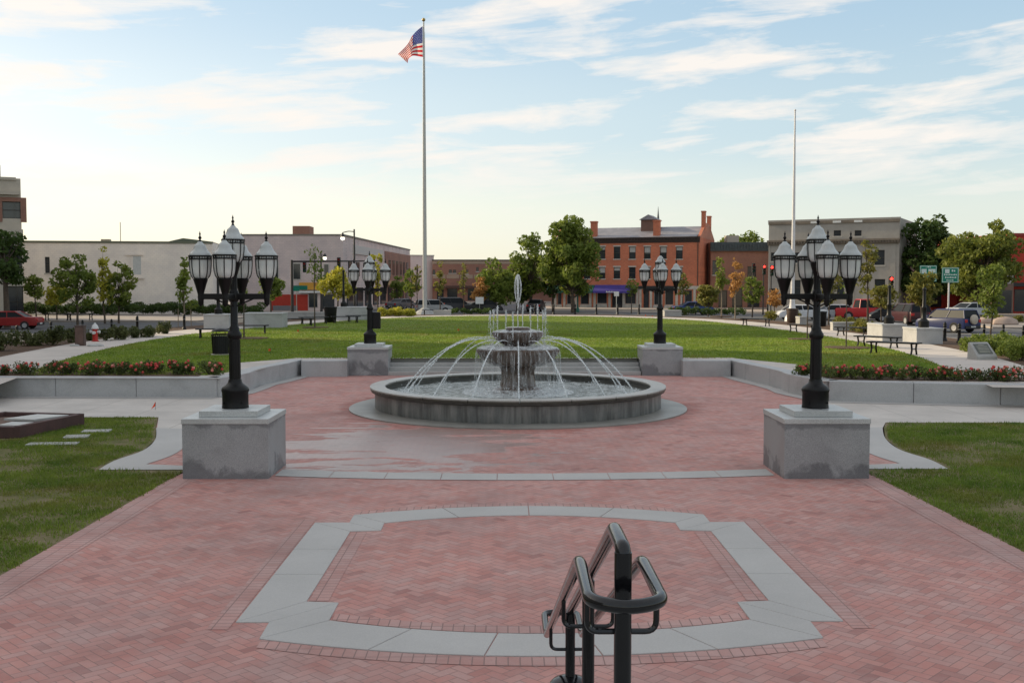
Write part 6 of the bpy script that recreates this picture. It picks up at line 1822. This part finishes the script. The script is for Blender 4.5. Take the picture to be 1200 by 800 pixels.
    MB().box(-Lh - .03, -Lh + .05, -Wd + .08, Wd - .08, .32, .52).build('rear_bumper', TRIMB, t, bevel=.02)
    MB().box(Lh - .06, Lh + .03, -Wd + .08, Wd - .08, .30, .50).build('front_bumper', TRIMB, t, bevel=.02)
    MB().box(-Lh - .036, -Lh - .031, -.26, .26, .40, .51).build('number_plate', simple('plate', (.6, .6, .58), .5), t)
    if spare:
        m = MB(); m.T = Matrix.Translation((-Lh - .14, .05, .98)) @ Matrix.Rotation(R(90), 4, 'Y')
        m.lathe([(.001, -.10), (.30, -.09), (.36, -.04), (.36, .10), (.001, .10)], 24); m.build('spare_wheel_cover', simple('pale_cover', (.48, .42, .34), .6), t, smooth=True)
    return t
RC = (.26, .022, .022)
car('red saloon parked on the left road', hx(15, 78), 78, R(180 + 4), RC, sc=.92)
car('blue off-roader with pale spare wheel cover on its tailgate on the right road', hx(1112, 73), 73, R(118), (.02, .03, .10), 'suv', spare=True, sc=.92)
car('dark red-black car beyond the granite blocks on the right', hx(1066, 86), 86, R(95), (.05, .012, .015), 'suv')
car('dark car left of the dark red one on the right road', hx(1051, 92), 92, R(170), (.02, .02, .022))
car('silver car parked across the right street under the olive tree', hx(1139, 98), 98, R(20), (.40, .41, .42), z=.12)
car('white saloon seen through the arms of the near right lamp', hx(940, 96), 96, R(178), (.62, .63, .65), 'sedan')
car('silver saloon right of the white one behind the near right lamp', hx(984, 97), 97, R(178), (.36, .36, .38), 'sedan')
car('bright red pickup truck before the grey stone building', hx(1012, 97), 97, R(0), (.50, .03, .03), 'truck')
car('bright blue saloon behind the dark hedge', hx(812, 112), 112, R(5), (.02, .045, .16))
car('pale grey off-roader right of the flagpole', hx(508, 118), 118, R(15), (.30, .30, .30), 'suv', sc=.9)
car('dark off-roader beside the orange cone', hx(534, 122), 122, R(8), (.03, .03, .035), 'suv')
car('dark saloon under the broad dark trees', hx(628, 126), 126, R(80), (.05, .045, .05))
car('black saloon behind the middle hedge', hx(566, 121), 121, R(3), (.02, .02, .02))
car('grey saloon on the left street beyond the benches', hx(470, 135), 135, R(60), (.12, .12, .13))
# road markings
rm_ = MB(); RW = M('road_paint', (.55, .54, .50), .8, .2, 3)
def mark(x0, y0, x1, y1, w=.15):
    a = Vector((x0, y0)); b = Vector((x1, y1)); d = (b - a).normalized(); nn = Vector((-d.y, d.x)) * w / 2
    rm_.sheet([tuple(a - nn), tuple(b - nn), tuple(b + nn), tuple(a + nn)], -.024)
cv = catmull([(60, 60), (45, 66), (38, 73), (36, 82), (40, 92)], 6)
for a, b in zip(cv[:-1], cv[1:]): mark(*a, *b, .2)
mark(27, 62, 36, 60, .25); mark(-60, 84, -26, 84); mark(-40, 88, -20, 110, .15); mark(28, 70, 33, 69, .3)
for k in range(8): mark(-12 + k * 5, 118, -9.5 + k * 5, 118)
struct(rm_.build('road_marking', RW))
# kerbed island with stones on the right
for i, (px, Y, sx) in enumerate([(1158, 84, 1.1), (1180, 82, 1.3)]):
    m = MB().blob((0, 0, 0), .55 * sx, 9, 6); rk = random.Random(i); m.v = [(v[0] * 1.5, v[1], v[2] * .75 * rk.uniform(.85, 1.1)) for v in m.v]
    o = m.build('boulder', M('pink_boulder', (.38, .29, .24), .9, .2, 2), smooth=True); o.location = (hx(px, Y), Y, .2)
    tag(o, ['pale pinkish boulder on the traffic island, left one', 'pale pinkish boulder on the traffic island, right one'][i], 'boulder')
isl = MB(); isl.prism([(hx(1128, 86), 86), (hx(1165, 78), 78), (hx(1260, 76), 76), (hx(1260, 90), 90), (hx(1140, 92), 92)], -.1, .12)
struct(isl.build('traffic_island', PAVE, bevel=.02))
for i, px in enumerate([1136, 1150, 1170, 1192]):
    shrub('yellow_shrub', 'low yellow-green shrub on the traffic island, %s from the left' % ordn(i), hx(px, 86), 86, .1, .8, .6, 'olive', 380 + i, 'shrubs on the traffic island', .09)
bpy.context.view_layer.update()
